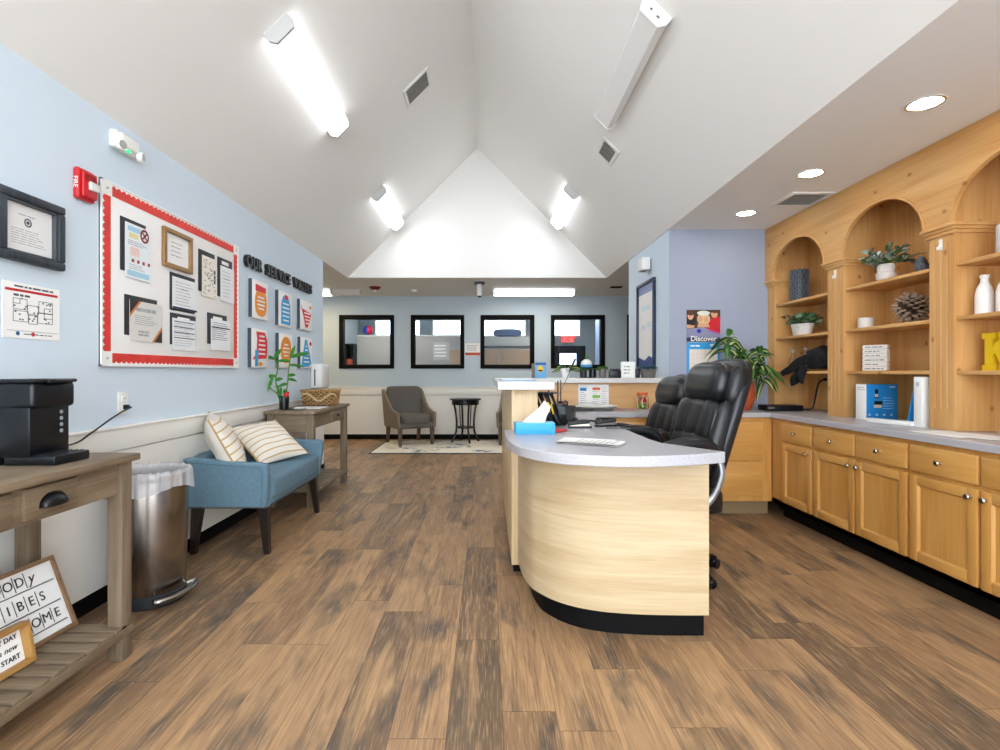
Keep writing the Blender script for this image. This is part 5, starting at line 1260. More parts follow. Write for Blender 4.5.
# blue box on counter
y = 3.64
bx = T('device_box', 'blue and white product box standing on the counter under the second arch', 'box', (2.72, y, ZW), math.radians(0))
b = B(); b.box(-.115, .1, 0, .105, 0, .245, .002); o = b.build('carton', [mat('box_blue', '#1e7fc2', .4), M_paper], bx)
for p in o.data.polygons:
    if p.normal.x < -.7: p.material_index = 1
b = B(); b.mi = 0; b.box(-.055, -.035, -.001, 0, .18, .21); b.box(-.06, -.03, -.001, 0, .15, .158); b.box(-.06, -.005, -.001, 0, .105, .13); b.mi = 1; b.box(-.055, -.035, -.001, 0, .158, .178); b.box(-.062, -.01, -.0012, 0, .085, .105); b.build('printed_picture', [M_blackpl, mat('box_tan', '#c9b7a0', .5)], bx)
b = B(); fine_print(b, .0, .08, .07, .16, 5, 0, .003, 3); b.box(.045, .085, -.001, 0, .222, .232)
for k in range(4): b.box(-.1+.05*k, -.085+.05*k, -.001, 0, .03, .042)
b.build('printed_text', mat('pale_blue_ink', '#a8d2ee', .6), bx)
b = B(); fine_print(b, 0, .08, .2, .23, 2, 0, .004, 5); o = b.build('side_text', M_inklt, bx, (-.1155, .09, 0), -R90)
b = B(); b.cb((0, 0, .014), (.06, .3, .028), .006, Matrix.Rotation(.22, 4, 'Z')); o = b.build('flat_device', M_whpl, None, (2.56, 3.36, ZW)); tag(o, 'long white flat device lying on the counter in front of the blue box', 'device')
bn = T('binder', 'white upright binder standing against the pilaster on the counter', 'binder', (2.665, 3.19, ZW), 0)
b = B(); b.box(-.07, .13, -.032, -.028, 0, .3); b.box(-.07, .13, .024, .028, 0, .3); b.box(-.074, -.07, -.032, .028, 0, .3, .001); b.build('cover', M_white, bn)
b = B(); b.box(-.066, .12, -.026, .022, .006, .285); b.build('pages', M_paper, bn)
b = B(); b.box(-.0755, -.074, -.012, .008, .245, .27); b.build('spine_label', mat('label_grey', '#b9c4cf', .6), bn)
b = B(); b.prism([(0, 0), (.012, 0), (.06, .24), (.055, .24)], -.1, .1, 'x'); o = b.build('folder', mat('box_blue', '#1e7fc2', .4), None, (2.70, 3.285, ZW), 0); tag(o, 'thin blue folder leaning beside the white binder', 'folder')
o.rotation_euler = (0, 0, PI)
b = B(); b.box(-.11, .11, -.15, .15, 0, .002); b.cb((.03, -.12, .003), (.2, .28, .002), rot=Matrix.Rotation(.15, 4, 'Z')); b.mi = 1; fine_print(b, 0, 0, 0, 0, 0, 0); o = b.build('paper_sheets', [M_paper, M_ink], None, (2.47, 2.82, ZW)); tag(o, 'loose white sheets on the right counter at the photo edge', 'papers')
# third arch
def milk_bottle(label, Y):
    b = B(); b.lathe([(0, 0), (.036, 0), (.041, .006), (.041, .11), (.034, .145), (.019, .175), (.017, .195), (.021, .2), (.021, .215), (.016, .217), (.014, .2), (.014, .18), (0, .17)], 32); o = b.build('ceramic_bottle', mat('glazed_white', '#efece8', .2), None, (2.70, Y, SH[1])); tag(o, label, 'bottle', 'white ceramic bottles'); return o
milk_bottle('white ceramic bottle on the middle shelf of the third arch, left one', place(2.7, 984.5))
milk_bottle('white ceramic bottle cut by the photo edge on the third arch shelf', place(2.7, 1006.5))
me = None
K = [(0, 0), (.075, 0), (.075, .03), (.058, .03), (.058, .075), (.075, .09), (.105, .03), (.095, .03), (.095, 0), (.165, 0), (.165, .03), (.148, .03), (.105, .112), (.14, .17), (.16, .17), (.16, .2), (.092, .2), (.092, .17), (.1, .17), (.058, .12), (.058, .17), (.075, .17), (.075, .2), (0, .2), (0, .17), (.016, .17), (.016, .03), (0, .03)]
b = B(); b.prism(K, -.02, .02, 'y'); o = b.build('display_letter', M_gold, None, (2.70, place(2.7, 985.5), SH[0]), -R90); tag(o, 'yellow glitter letter K on the lower shelf of the third arch', 'letter')
b = B(); b.lathe([(0, 0), (.05, 0), (.055, .01), (.055, .15), (.05, .16), (0, .16)], 24); o = b.build('candle_jar', mat('jar_grey', '#c5c8c8', .3), None, (2.72, place(2.72, 1010), SH[2])); tag(o, 'pale jar on the top shelf of the third arch at the photo edge', 'jar')
# outlet in the first arch, adapter box and its cable
t_ = T('wall_outlet', 'beige outlet plate inside the first arch behind the black jacket', 'outlet', (2.907, 4.52, 1.07), -R90)
b = B(); b.box(-.037, .037, -.006, 0, 0, .117, .003); b.build('cover_plate', mat('beige_plate', '#b9ab97', .5), t_)
for z_ in (.036, .082):
    b = B(); b.box(-.017, .017, -.01, -.005, z_-.014, z_+.014, .004); b.build('socket', mat('beige_socket', '#9d907d', .5), t_)
b = B(); b.cb((0, 0, .026), (.3, .17, .05), .008); b.mi = 1; b.cb((-.12, -.086, .03), (.05, .002, .012)); o = b.build('flat_box', [M_blackpl, M_chrome], None, (2.50, 4.52, ZW), math.radians(0)); tag(o, 'flat black box lying on the corner counter beside the terracotta pot', 'box')
pc = T('power_cord', 'black cable rising from the flat black box to the outlet', 'cord', (0, 0, 0))
b = B(); b.tube(smooth_path([(2.64, 4.5, ZW+.02), (2.7, 4.48, ZW+.012), (2.74, 4.46, ZW+.03), (2.76, 4.46, ZW+.1), (2.79, 4.48, ZW+.19), (2.83, 4.51, ZW+.245), (2.875, 4.52, 1.106)]), .007, 8); b.build('cable', M_blackpl, pc)
b = B(); b.cb((2.883, 4.52, 1.106), (.026, .024, .026), .005); b.build('plug', M_blackpl, pc)

# ------------------------------------------------------------------ terracotta plant in the corner
dp = T('potted_dracaena', 'leafy variegated plant in a terracotta pot behind the office chair', 'plant', (2.2, 4.62, ZW))
b = B(); b.lathe([(0, 0), (.08, 0), (.09, .006), (.125, .09), (.13, .15), (.118, .21), (.105, .235), (.11, .25), (.1, .252), (.095, .23), (.11, .15), (0, .14)], 40); b.build('pot', M_terra, dp)
b = B(); b.lathe([(0, .2), (.1, .2), (.1, .215), (0, .225)], 30); b.build('soil', mat('soil', '#2e241c', .9), dp)
b = B(); rr = random.Random(5)
tips = [(-.1, .0, .66), (.02, .03, .52), (.17, -.02, .52), (.08, -.08, .42), (.22, .03, .4), (-.02, -.05, .48)]
for tp in tips: b.tube(smooth_path([(tp[0]*.2, tp[1]*.2, .2), (tp[0]*.7, tp[1]*.7, .2+(tp[2]-.2)*.55), tp], 5), .008, 8)
b.build('canes', M_stem, dp)
b = B()
for i, tp in enumerate(tips):
    for k in range(17):
        a = k*2.4+i; el = rr.uniform(-.35, 1.0); lv = k/17
        q = (tp[0], tp[1], tp[2]-.16*(1-lv)); b.leaf(q, (math.cos(a)*math.cos(el), math.sin(a)*math.cos(el), math.sin(el)), rr.uniform(.15, .24), .027, rr.uniform(.5, 1.0), 8, (rr.choice((0, 0, 2)), rr.choice((1, 1, 2))), up=(rr.uniform(-.5, .5), rr.uniform(0, .9), .8))
b.build('leaves', [M_leafd, M_leafy, M_leafm], dp)

# ------------------------------------------------------------------ calendar, framed poster, fittings on the pier
ca = T('wall_calendar', 'wall calendar with photo headed Discover above a blue month page', 'calendar', (2.004, 4.91, 1.13))
M_cb = mat('calendar_blue', '#2f9bdc', .5)
b = B(); b.box(-.155, .155, -.004, 0, .317, .615); o = b.build('photo_page', mat('photo_dark', '#4b3028', .5), ca)
b = B(); y = -.004
def flat(pts, m_, yy): b.mi = m_; b.prism(pts, yy-.0006, yy, 'y')
flat([(-.155, .317), (.155, .317), (.155, .36), (-.155, .36)], 0, y)
flat([(-.155, .36), (.155, .36), (.155, .41), (.0, .455), (-.155, .44)], 1, y-.0001)
flat([(-.155, .46), (-.155, .6), (-.12, .6), (-.07, .53), (-.085, .46)], 2, y-.0002)
flat(ell(-.12, .56, .028, .038), 3, y-.001); flat(ell(-.12, .583, .03, .02), 5, y-.0014)
flat([(.03, .44), (.155, .4), (.155, .55), (.1, .555), (.03, .5)], 4, y-.0003)
flat(ell(.1, .575, .03, .034), 3, y-.001); flat(ell(.105, .6, .034, .015), 5, y-.0014)
flat(ell(0.0, .53, .06, .055), 6, y-.0008); flat(ell(-.03, .53, .022, .028), 3, y-.0013); flat(ell(.025, .525, .022, .03), 3, y-.0013); flat(ell(0, .585, .06, .022), 7, y-.0013)
flat([(-.06, .455), (.06, .455), (.04, .49), (-.05, .49)], 3, y-.0012)
flat(ell(-.042, .42, .022, .02), 8, y-.001); flat([(.05, .42), (.14, .395), (.142, .41), (.055, .44)], 9, y-.001); flat([(-.155, .445), (-.09, .45), (-.08, .47), (-.155, .48)], 3, y-.0011)
b.build('photo_print', [mat('print_navy', '#2c3550', .5), mat('print_lilac', '#8f8fae', .5), mat('print_black', '#1c1618', .5), mat('print_skin', '#dba47f', .5), mat('print_red', '#d11e2b', .5), mat('print_hair', '#5c3420', .5), mat('print_wheat', '#e0c193', .5), mat('print_pale', '#dfe3d9', .5), mat('print_blue', '#1f3fae', .5), mat('print_magenta', '#c93f86', .5)], o)
text('Discover', .066, M_paper, ca, (.0, -.0062, .347), extrude=.0006, font_w=.0012)
b = B(); b.box(-.155, .155, -.004, 0, 0, .315, .001); o = b.build('month_page', M_cb, ca)
b = B(); b.box(-.13, .13, -.0046, -.004, .03, .25); b.build('day_grid', mat('grid_cream', '#ebe1d6', .7), o)
b = B()
for k in range(8): b.box(-.13+.26*k/7-.0006, -.13+.26*k/7+.0006, -.005, -.0046, .03, .25)
for k in range(6): b.box(-.13, .13, -.005, -.0046, .03+.044*k-.0006, .03+.044*k+.0006)
b.build('grid_line', mat('grid_grey', '#c9bdb6', .7), o)
b = B(); fine_print(b, -.12, .0, .27, .295, 1, -.004, .014, 1); fine_print(b, .06, .13, .275, .3, 2, -.004, .006, 2); b.box(-.075, -.03, -.0052, -.0046, .1, .11); b.build('printed_text', M_paper, o)
b = B(); b.tube([(-.15+.3*k/80, -.006+.004*math.cos(k*1.57), .316+.004*math.sin(k*1.57)) for k in range(81)], .0012, 5); b.build('spiral_binding', M_whpl, ca)

fp = T('framed_poster', 'tall dark framed white poster on the narrow blue pier wall', 'poster', (XE+.011, 5.59, 1.2), -R90)
b = B(); e = .03
for q in ((-.3, .3, 0, e), (-.3, .3, .92-e, .92), (-.3, -.3+e, e, .92-e), (.3-e, .3, e, .92-e)): b.box(q[0], q[1], -.03, 0, q[2], q[3], .004)
b.build('frame', mat('frame_navy', '#1d2b47', .4), fp)
b = B(); b.box(-.27, .27, -.008, 0, .03, .89); o = b.build('sheet', M_paper, fp)
b = B(); b.mi = 1
for z, w in ((.62, .07), (.62, -.09), (.44, .1), (.42, -.1)): b.box(w-.06, w+.06, -.0088, -.008, z, z+.05)
b.mi = 0; b.prism([(-.27, .03), (.27, .03), (.27, .1), (.1, .14), (-.05, .09), (-.27, .13)], -.0088, -.008, 'y'); b.mi = 2; b.box(-.27, .27, -.0087, -.008, .8, .89); b.build('printed_artwork', [mat('poster_navy', '#30508a', .5), mat('poster_pale_blue', '#d3e4ee', .6), mat('poster_lilac', '#8f9cc4', .6)], o)
wb = T('wall_speaker', 'small white box mounted above the poster on the pier wall', 'speaker', (XE+.011, 5.5, 2.22), -R90)
b = B(); b.box(-.085, .085, -.1, -.012, 0, .13, .012, 3); b.build('housing', M_whpl, wb)
b = B(); b.box(-.05, .05, -.012, 0, .02, .11); b.build('bracket', M_ink, wb)
b = B(); b.box(-.06, .06, -.09, -.03, -.004, 0); b.build('grille', M_inklt, wb)

# ------------------------------------------------------------------ on the worktop
tb = T('tissue_box', 'bright blue tissue box with white tissue on the curved desk end', 'tissue box', (.255, 2.86, ZW), math.radians(2))
b = B(); b.box(-.105, .105, -.055, .055, 0, .058, .003); b.build('carton', mat('tissue_blue', '#3aa5e6', .5), tb)
b = B(); b.box(-.104, .104, -.054, .054, .058, .0595); b.build('top_print', mat('tissue_pale', '#8fd0f2', .5), tb)
def tis(u, v):
    x = (u-.5)*.13*(1-.45*v)+.035*v; w = .022*math.sin(u*7+v*4)*(1-.3*v)
    return (x-.005+.02*v, w, .055+.12*v*(1-.35*abs(u-.6)*2))
b = B(); b.grid(tis, 26, 14); b.grid(lambda u, v: (tis(u, v)[0]*.9, tis(u, v)[1]*-.8+.012, tis(u, v)[2]*.95), 26, 14); o = b.build('tissue', mat('tissue_white', '#f5f5f5', .9), tb, smooth=180); o.modifiers.new('thick', 'SOLIDIFY').thickness = .0015
def papers(label, loc, rz, n, w=.21, h=.28, m=None, jit=.02, seed=1, name='paper_stack', curl=0):
    b = B(); rr = random.Random(seed)
    for k in range(n):
        b.M = Matrix.Translation((rr.uniform(-jit, jit), rr.uniform(-jit, jit), .0012*k)) @ Matrix.Rotation(rr.uniform(-.12, .12), 4, 'Z')
        z = 0
        b.grid(lambda u, v: ((u-.5)*w, (v-.5)*h, curl*((2*u-1)**2)*(k/max(1, n))), 10, 4); b.grid(lambda u, v: ((u-.5)*w, (v-.5)*h, .001+curl*((2*u-1)**2)*(k/max(1, n))), 10, 4)
    b.mi = 1
    for k in range(7): b.box(-w*.4, w*rr.uniform(.1, .4), -h*.4+h*.11*k, -h*.4+h*.11*k+.005, .0012*n+.0006, .0012*n+.001)
    o = b.build(name, [m or M_paper, M_inklt], None, loc, rz); tag(o, label, 'papers'); return o
papers('loose white papers lying on the near desk worktop', (.475, 2.47, ZW+.001), 1.1, 5, .15, .25, jit=.04, seed=4, curl=.006)
papers('thick pile of white papers in the back corner of the desk', (.86, 4.60, ZW+.001), .2, 26, .42, .24, jit=.03, seed=8, curl=.012)
papers('pinkish red paper on the back worktop beside the white pile', (1.2, 4.68, ZW+.001), .0, 2, .2, .14, mat('pink_paper', '#e79a92', .8), .01, 3)
sc2 = T('scissors', 'red handled scissors lying beside the tissue box', 'scissors', (.42, 2.93, ZW), .1)
for s in (-1, 1):
    b = B(); b.grid(lambda u, v: (-.05+.035*math.cos(2*PI*u)+(.008)*math.cos(2*PI*v)*math.cos(2*PI*u), s*.024+.02*math.sin(2*PI*u)+.006*math.cos(2*PI*v)*math.sin(2*PI*u), .008+.007*math.sin(2*PI*v)), 24, 8, cu=True, cv=True); b.cyl((-.02, s*.016, .008), (.02, -s*.002, .008), .006); b.build('handle', mat('scissor_red', '#c23a35', .4), sc2)
    b = B(); b.prism([(.01, -s*.002), (.02, s*.006), (.12, s*.001), (.12, -s*.001)], .005+.003*s, .0075+.003*s, 'z'); b.build('blade', M_steel, sc2)
# desk phone with handset
ph = T('desk_phone', 'black desk phone cluttered among cables on the worktop', 'phone', (.47, 3.46, ZW), math.radians(-14))
b = B(); b.prism([(-.1, 0), (.1, 0), (.1, .1), (.06, .11), (-.1, .03)], -.1, .1, 'x'); b.build('base', M_blackpl, ph)
b = B(); b.M = Matrix.Translation((-.06, 0, .06)) @ Matrix.Rotation(.31, 4, 'X'); b.box(-.022, .022, -.1, .1, .0, .03, .01, 3); b.box(-.026, .026, -.1, -.055, -.02, .015, .008, 3); b.box(-.026, .026, .055, .1, -.02, .015, .008, 3); b.build('handset', M_darkpl, ph)
b = B(); b.M = Matrix.Translation((.03, -.02, .052)) @ Matrix.Rotation(.31, 4, 'X')
for i in range(3):
    for j in range(4): b.box(-.03+.024*i, -.014+.024*i, -.045+.022*j, -.03+.022*j, 0, .005)
b.build('keypad', M_ink, ph)
# two-way radios
rd = T('handheld_radio', 'black handheld radio with upright antenna beside the desk phone', 'radio', (.455, 3.28, ZW), math.radians(8))
b = B(); b.box(-.028, .028, -.018, .018, 0, .115, .006); b.build('body', M_blackpl, rd)
b = B(); b.cyl((-.014, 0, .11), (-.014, 0, .24), .0036, .003, 10); b.build('antenna', M_blackpl, rd)
b = B(); b.cyl((.014, 0, .112), (.014, 0, .122), .0055, seg=12); b.build('volume_knob', M_red, rd)
b = B(); b.box(-.02, .02, -.02, -.018, .06, .1); b.build('speaker_grille', M_ink, rd)
r2 = dup(rd, (.52, 3.62, ZW), math.radians(-20), 'black handheld radio standing behind the desk phone'); r2.scale = (1.15, 1.15, 1.15)
rd.scale = (1.2, 1.2, 1.15)
hs = T('headset', 'black headset with coiled lead lying on the worktop behind the stapler', 'headset', (.62, 3.3, ZW))
b = B(); b.tube(smooth_path([(-.07, 0, .02), (-.06, .05, .02), (0, .085, .022), (.06, .05, .02), (.07, 0, .02)], 5), .006, 8); b.build('headband', M_blackpl, hs)
for s in (-1, 1):
    b = B(); b.sq((s*.07, -.01, .024), (.016, .03, .024), .7, .8, 16, 10); b.build('ear_pad', M_darkpl, hs)
b = B(); b.tube([(.09+.0012*k, -.02+.012*math.cos(k*.9), .012+.008*math.sin(k*.9)) for k in range(70)], .003, 6); b.build('lead', M_blackpl, hs)
def stapler(label, loc, rz):
    t_ = T('stapler', label, 'stapler', loc, rz, 'black desk staplers')
    b = B(); b.box(-.07, .07, -.018, .018, 0, .012, .004); b.build('base', M_blackpl, t_)
    b = B(); b.M = Matrix.Rotation(-.12, 4, 'Y'); b.box(-.068, .066, -.015, .015, .022, .042, .008, 3); b.build('arm', M_darkpl, t_)
    b = B(); b.box(-.06, .06, -.009, .009, .012, .024); b.build('magazine', M_nickel, t_)
    return t_
s_ = stapler('black stapler lying nearest the red scissors on the worktop', (.545, 3.12, ZW), .05)
dup(s_, (.72, 3.20, ZW), .2, 'black stapler lying near the inner edge of the worktop')
b = B(); b.tube([(-.07, 0, .005), (.06, 0, .005), (.07, 0, .005)], [.004, .004, .001], 8); o = b.build('pen', M_ink, None, (.80-.04, 3.06, ZW), -.35); tag(o, 'grey pen lying by the inner edge of the worktop', 'pen')
# gooseneck stylus / lamp
gl = T('desk_lamp', 'thin grey gooseneck lamp with black head rising from the desk corner', 'lamp', (.50, 4.03, ZW))
b = B(); b.lathe([(0, 0), (.03, 0), (.032, .006), (.02, .016), (0, .018)], 24); b.build('base', M_darkpl, gl)
b = B(); b.tube(smooth_path([(0, 0, .015), (.02, 0, .08), (.06, .02, .18), (.11, .05, .27), (.14, .06, .34)], 5), .004, 8); b.build('gooseneck', mat('grey_metal', '#8a8c90', .4, metal=.6), gl)
b = B(); b.cyl((.135, .06, .33), (.185, .09, .43), .006, .009, 12); b.build('lamp_head', M_blackpl, gl)
# cables and lanyards in the riser cubby
ln = T('lanyard_bundle', 'tangle of black and yellow lanyards hanging beside the tissue', 'lanyards', (.315, 3.17, 0))
b = B(); rr = random.Random(9)
for k in range(9):
    x = -.015+.012*k; b.mi = 0; pth = smooth_path([(x-.01, .02*rr.random(), 1.045), (x+.02*rr.random(), .0, .99), (x+.02+.01*rr.random(), .015, .93), (x+.04, .03*rr.random(), .875), (x+.05+.03*rr.random(), .02, ZW+.012)], 5)
    b.tube(pth, .0065, 6)
    if k in (1, 4, 6): b.mi = 1; q = 3+(k*5) % 9; b.tube(pth[q:q+6], .008, 6)
b.build('strap', [M_blackpl, mat('lanyard_yellow', '#e5c62f', .6)], ln)
b = B(); b.tube([(-.03, .01, 1.045), (.11, .01, 1.045)], .006, 8); b.box(-.03, -.022, .0, .02, 1.04, 1.068); b.box(.05, .058, .0, .02, 1.04, 1.068); b.build('hanging_rail', M_ink, ln)
b = B()
for k, (x, y_, r_) in enumerate(((.0, .1, .3), (.05, .06, -.4), (.09, .13, .8))): b.cb((x+.05, y_, ZW+.03+.01*k), (.05, .075, .055), .01, Matrix.Rotation(r_, 4, 'Z'))
b.build('badge_pouch', M_blackpl, ln)

# chart on the riser and clutter
ch = T('wall_chart', 'white chart with blue, orange and green blocks on the maple riser', 'chart', (.98, 4.878, .86))
b = B(); b.box(-.14, .14, -.004, 0, 0, .195); b.build('sheet', M_paper, ch)
for (x, z, w, h, c) in ((-.095, .15, .06, .028, '#2f7fc0'), (.025, .155, .07, .024, '#e06a35'), (.025, .085, .07, .026, '#7bb83a')):
    b = B(); b.box(x-w/2, x+w/2, -.0048, -.004, z-h/2, z+h/2); b.build('heading_block', mat('chart'+c, c, .6), ch)
b = B(); fine_print(b, -.125, -.06, .02, .13, 6, -.004, .005, 1); fine_print(b, -.01, .06, .1, .14, 2, -.004, .004, 2); fine_print(b, -.01, .06, .01, .07, 3, -.004, .004, 3); fine_print(b, .075, .13, .02, .18, 8, -.004, .004, 4); b.build('printed_text', M_inklt, ch)
jr = T('toy_jar', 'clear jar of green and red toys on the back worktop beside the office chair', 'jar', (1.39, 4.74, ZW))
b = B(); b.lathe([(0, 0), (.05, 0), (.054, .006), (.054, .1), (.04, .125), (.037, .122), (.05, .098), (.05, .01), (0, .008)], 28); b.build('glass', M_clear, jr)
rr = random.Random(2)
for c, n in (('#8bc53a', 9), ('#d9423a', 5)):
    b = B()
    for k in range(n): b.sq((rr.uniform(-.028, .028), rr.uniform(-.028, .028), (.022 if c[1] == '8' else .075)+rr.uniform(-.004, .02)), (.014, .014, .014), .8, .8, 8, 6)
    b.build('contents', mat('toy'+c, c, .5), jr)
b = B(); b.lathe([(0, .122), (.044, .122), (.046, .128), (.046, .148), (0, .15)], 24); b.build('lid', mat('lid_orange', '#e0693c', .5), jr)

# ------------------------------------------------------------------ on the raised counter
ZK = 1.115; YK = 4.95
fb = T('clipboard', 'flat pale blue folder on the near raised counter top', 'folder', (.2, 3.55, ZK), .02)
b = B(); b.box(-.11, .11, -.17, .17, 0, .006, .001); b.build('cover', mat('folder_blue', '#7ea6cf', .5), fb)
b = B(); b.box(-.1, .1, -.16, .16, .006, .009); b.build('sheet', M_paper, fb)
fb.name = 'file_folder'
cbx = T('card_box', 'small yellow and blue upright box on the raised counter corner', 'box', (.492, 4.9, ZK), 0)
b = B(); b.box(-.05, .055, -.02, .02, 0, .145, .002); b.build('carton', mat('box_sky', '#69a9d6', .5), cbx)
b = B(); b.box(-.045, .05, -.021, -.02, .12, .14); b.build('title_band', mat('box_navy', '#274a8e', .5), cbx)
b = B(); b.prism(ell(0, .085, .025, .03, 16), -.021, -.02, 'y'); b.box(-.03, .03, -.021, -.02, .06, .075); b.build('printed_picture', mat('box_yellow', '#ecc63a', .5), cbx)
b = B(); b.box(-.078, -.052, -.02, .02, 0, .135); b.build('side_flap', mat('box_brown', '#6d6148', .6), cbx)
def small_plant(label, X, pot, potmat, seed, n, ln_, w_, mids, el=(.2, 1.2), name='potted_plant', Y=YK):
    t_ = T(name, label, 'plant', (X, Y, ZK), 0, 'small plants on the raised counter')
    b = B(); b.lathe(pot, 26); b.build('pot', potmat, t_)
    h = max(z for r, z in pot); rr = random.Random(seed)
    b = B(); rosette(b, (0, 0, h*.85), n*2, .02, ln_*1.25, w_*1.2, el[0], el[1], rr, .4, mids); b.build('leaves', [M_leafd, M_leafm, M_leafy, mat('blue_leaf', '#3d6fb0', .5)], t_)
    b = B(); b.lathe([(0, h*.7), (pot[-3][0]*.8, h*.7), (0, h*.8)], 16); b.build('soil', MATS['soil'], t_)
    return t_
POT = lambda r0, r1, h: [(0, 0), (r0, 0), (r0+.003, .004), (r1, h), (r1-.004, h), (r0-.002, .02), (0, .018)]
small_plant('small variegated plant in a white tapered pot on the raised counter', .735, POT(.03, .055, .09), M_white, 4, 16, .12, .016, (0, 2), (.0, .8))
small_plant('thin green cutting in a small dark pot on the raised counter', .90, POT(.028, .032, .07), M_darkpl, 6, 8, .08, .009, (0, 0))
small_plant('green seedling in a clear cup on the raised counter', 1.08, POT(.028, .036, .085), mat('cup_grey', '#77726c', .3), 8, 10, .07, .017, (1, 1))
small_plant('plant with blue flowers in a large clear pot at the counter end', 1.505, POT(.06, .075, .085), mat('pot_smoke', '#6f6a66', .25), 12, 20, .1, .012, (0, 3), (.1, .9))
b = B(); b.lathe([(0, 0), (.03, 0), (.034, .004), (.034, .08), (.03, .085), (0, .085)], 20); o = b.build('pencil_cup', M_blackpl, None, (.985, YK, ZK)); tag(o, 'black cup standing between two small plants on the raised counter', 'cup')
b = B(); b.box(-.055, .055, -.03, .03, 0, .07, .004)
for k in range(4): b.box(-.045+.024*k, -.03+.024*k, -.02, .02, .07, .085, .002)
o = b.build('card_holder', M_blackpl, None, (1.195, YK, ZK)); tag(o, 'low black card holder beside the white sign on the raised counter', 'holder')
cl = T('domed_ornament', 'white and blue domed ornament on a stem on the raised counter', 'ornament', (.945, YK+.09, ZK))
b = B(); b.lathe([(0, 0), (.03, 0), (.03, .006), (.006, .012), (.005, .1), (0, .1)], 20); b.build('stem', M_ink, cl)
b = B(); b.lathe([(0, .1), (.05, .1), (.056, .112), (.054, .125), (0, .126)], 26); b.build('base_band', mat('band_blue', '#4fa6de', .4), cl)
b = B(); b.lathe([(0, .125), (.053, .126), (.045, .155), (.02, .175), (0, .178)], 26); b.build('dome', M_white, cl)
b = B(); b.sq((0, .0, .2), (.012, .012, .024), 1, 1, 10, 8); b.build('finial', M_leafm, cl)
wsn = T('tabletop_sign', 'white framed tabletop sign with grey script on the raised counter', 'sign', (1.31, YK-.02, ZK), 0)
b = B(); b.box(-.065, .065, -.012, .012, 0, .15, .003); b.build('frame', M_white, wsn)
b = B(); b.box(-.055, .055, -.0128, -.012, .01, .14); b.build('sheet', M_paper, wsn)
b = B(); fine_print(b, -.04, .04, .03, .12, 3, -.0128, .012, 7); b.build('printed_text', M_inklt, wsn)
b = B(); b.box(-.02, .02, -.02, .02, 0, .085, .004); o = b.build('upright_box', M_blackpl, None, (1.405, YK, ZK)); tag(o, 'small black upright box between white sign and blue flowered plant', 'box')
b = B(); b.tube(smooth_path([(1.60, 4.93, ZK+.004), (1.62, 4.9, ZK+.01), (1.65, 4.86, ZK+.006), (1.672, 4.83, ZK+.004), (1.672, 4.79, ZK-.02), (1.67, 4.78, .9)], 5), .004, 8); o = b.build('cable', M_whpl); tag(o, 'thin white cable trailing over the raised counter end', 'cord')

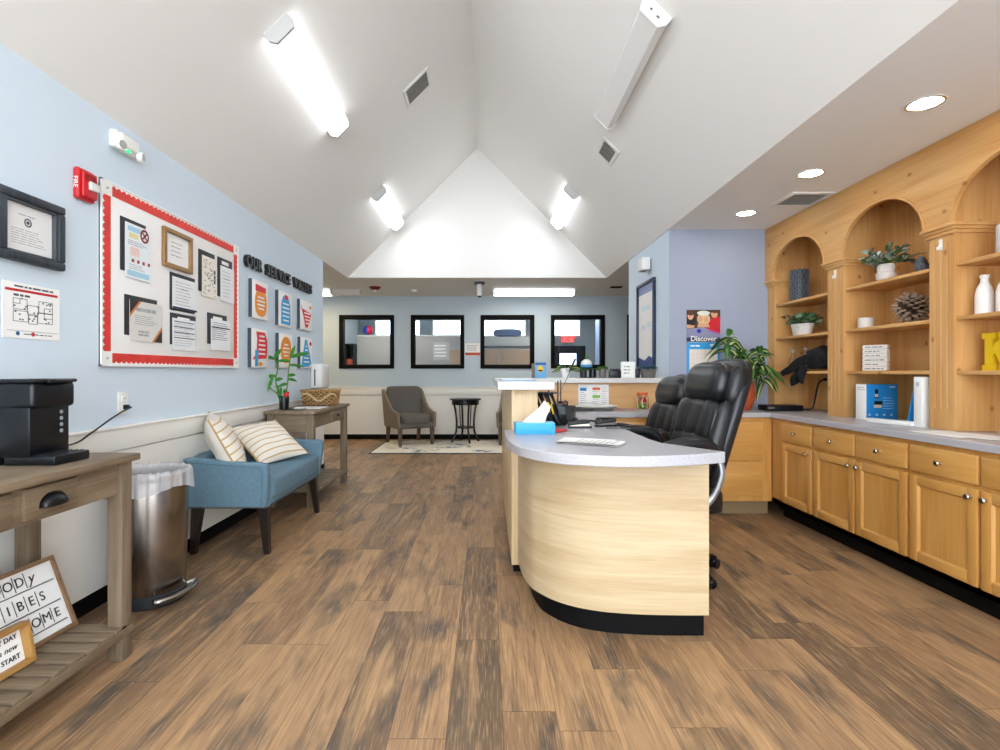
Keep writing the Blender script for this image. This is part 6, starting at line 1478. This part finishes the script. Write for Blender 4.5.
# ------------------------------------------------------------------ office chairs (front = local -y)
def office_chair(label, loc, rz):
    t_ = T('office_chair', label, 'office chair', loc, rz, 'black leather office chairs')
    b = B(); b.lathe([(0, .06), (.035, .06), (.04, .075), (.04, .11), (.028, .12), (0, .12)], 20); b.build('hub', M_blackpl, t_)
    for k in range(5):
        a = 2*PI*k/5+.3
        b = B(); b.M = Matrix.Rotation(a, 4, 'Z'); b.tube([(.02, 0, .095), (.15, 0, .09), (.29, 0, .068), (.31, 0, .06)], [.026, .022, .016, .012], 10); o = b.build('base_leg', M_blackpl, t_)
        b = B(); b.M = Matrix.Rotation(a, 4, 'Z') @ Matrix.Translation((.3, 0, 0)) @ Matrix.Rotation(.6*k, 4, 'Z')
        b.cyl((.0, -.026, .028), (.0, -.008, .028), .028); b.cyl((0, .008, .028), (0, .026, .028), .028); b.cyl((0, 0, .03), (0, 0, .062), .008); b.sq((0, 0, .042), (.03, .022, .016), .7, .7, 14, 8); b.build('caster', M_blackpl, o)
    b = B(); b.cyl((0, 0, .1), (0, 0, .38), .025); b.cyl((0, 0, .1), (0, 0, .26), .032); b.build('gas_lift', M_darkpl, t_)
    b = B(); b.box(-.1, .1, -.12, .12, .36, .4, .01); b.build('mechanism', M_darkpl, t_)
    def pleat(p): p.z += .006*math.cos(p.x*60)*(1 if p.z > 0 else 0)-.03*max(0, -p.y-.12)**1.3; return p
    b = B(); b.sq((0, -.02, .455), (.255, .265, .075), .5, .4, 60, 20, pleat); b.build('seat', M_leather, t_)
    b = B(); b.sq((0, -.0, .41), (.245, .25, .035), .4, .4, 32, 10); b.build('seat_shell', M_leather2, t_)
    Rt = Matrix.Rotation(math.radians(-17), 3, 'X')
    def bend(p): p.y += .5*(p.x*p.x)*-.7+.14*(p.z*p.z)-.0; return p
    b = B(); b.sq((0, .275, .84), (.258, .055, .43), .5, .6, 44, 30, lambda p: bend(Vector((p.x*(1-.2*max(0, -p.z/.43)), p.y, p.z))), Rt); b.build('back_shell', M_leather2, t_)
    def chan(p): bend(p); p.y -= (.018*abs(math.cos(p.x*26))**.6)*(1 if p.y < 0 else 0); return p
    b = B(); b.sq((0, .165, .69), (.2, .06, .15), .5, .55, 72, 20, chan, Rt)
    b.build('lumbar_cushion', M_leather, t_)
    b = B(); b.sq((0, .222, .88), (.21, .06, .13), .5, .5, 72, 20, chan, Rt); b.build('back_cushion', M_leather, t_)
    def hd(p): bend(p); p.y += -.0; return p
    b = B(); b.sq((0, .292, 1.1), (.19, .092, .13), .7, .55, 40, 20, hd, Rt); b.build('headrest', M_leather2, t_)
    for s in (-1, 1):
        b = B(); b.sq((s*.2, .31, 1.09), (.05, .06, .12), .8, .8, 20, 14, None, Rt); b.sq((s*.205, .21, .83), (.04, .06, .19), .7, .8, 20, 14, None, Rt); b.build('side_bolster', M_leather, t_)
        ap = smooth_path([(s*.3, .15, .70), (s*.32, .07, .775), (s*.33, -.05, .795), (s*.325, -.18, .775), (s*.315, -.25, .735)], 5)
        b = B(); n = len(ap)
        b.tube(ap, [.022+.012*math.sin(PI*i/(n-1)) for i in range(n)], 12); o = b.build('armrest', M_leather2, t_)
        b = B(); b.tube(smooth_path([(s*.3, .14, .69), (s*.32, .14, .62), (s*.315, .09, .5), (s*.3, .0, .42), (s*.22, -.02, .4)], 5), .017, 10); b.tube(smooth_path([(s*.318, -.235, .725), (s*.325, -.2, .6), (s*.315, -.1, .47), (s*.3, .0, .42)], 5), .014, 10); b.build('arm_support', mat('arm_silver', '#a9aaad', .3, metal=.85), o)
    return t_
oc = office_chair('black leather executive chair nearest the camera behind the desk', (1.06, 3.12, 0), math.radians(-80))
dup(oc, (1.15, 3.92, 0), math.radians(-78), 'black leather executive chair farther back at the inner desk corner', scale=(.92, .92, .925))

# ------------------------------------------------------------------ world, camera, view
w = bpy.data.worlds.new('daylight'); S.world = w; w.use_nodes = True
bg = w.node_tree.nodes['Background']; bg.inputs[0].default_value = (.86, .93, 1, 1); bg.inputs[1].default_value = 2.45
cam = bpy.data.cameras.new('camera'); co = bpy.data.objects.new('camera', cam); COL.objects.link(co); S.camera = co
co.location = (0, 0, H); co.rotation_euler = (R90, 0, 0)
cam.sensor_width = 36; cam.lens = 36*F/1000; cam.shift_x = .013; cam.shift_y = -.003; cam.clip_start = .05
S.view_settings.view_transform = 'Standard'; S.view_settings.look = 'None'; S.view_settings.gamma = 1; S.view_settings.use_curve_mapping = False
S.view_settings.exposure = 1.5
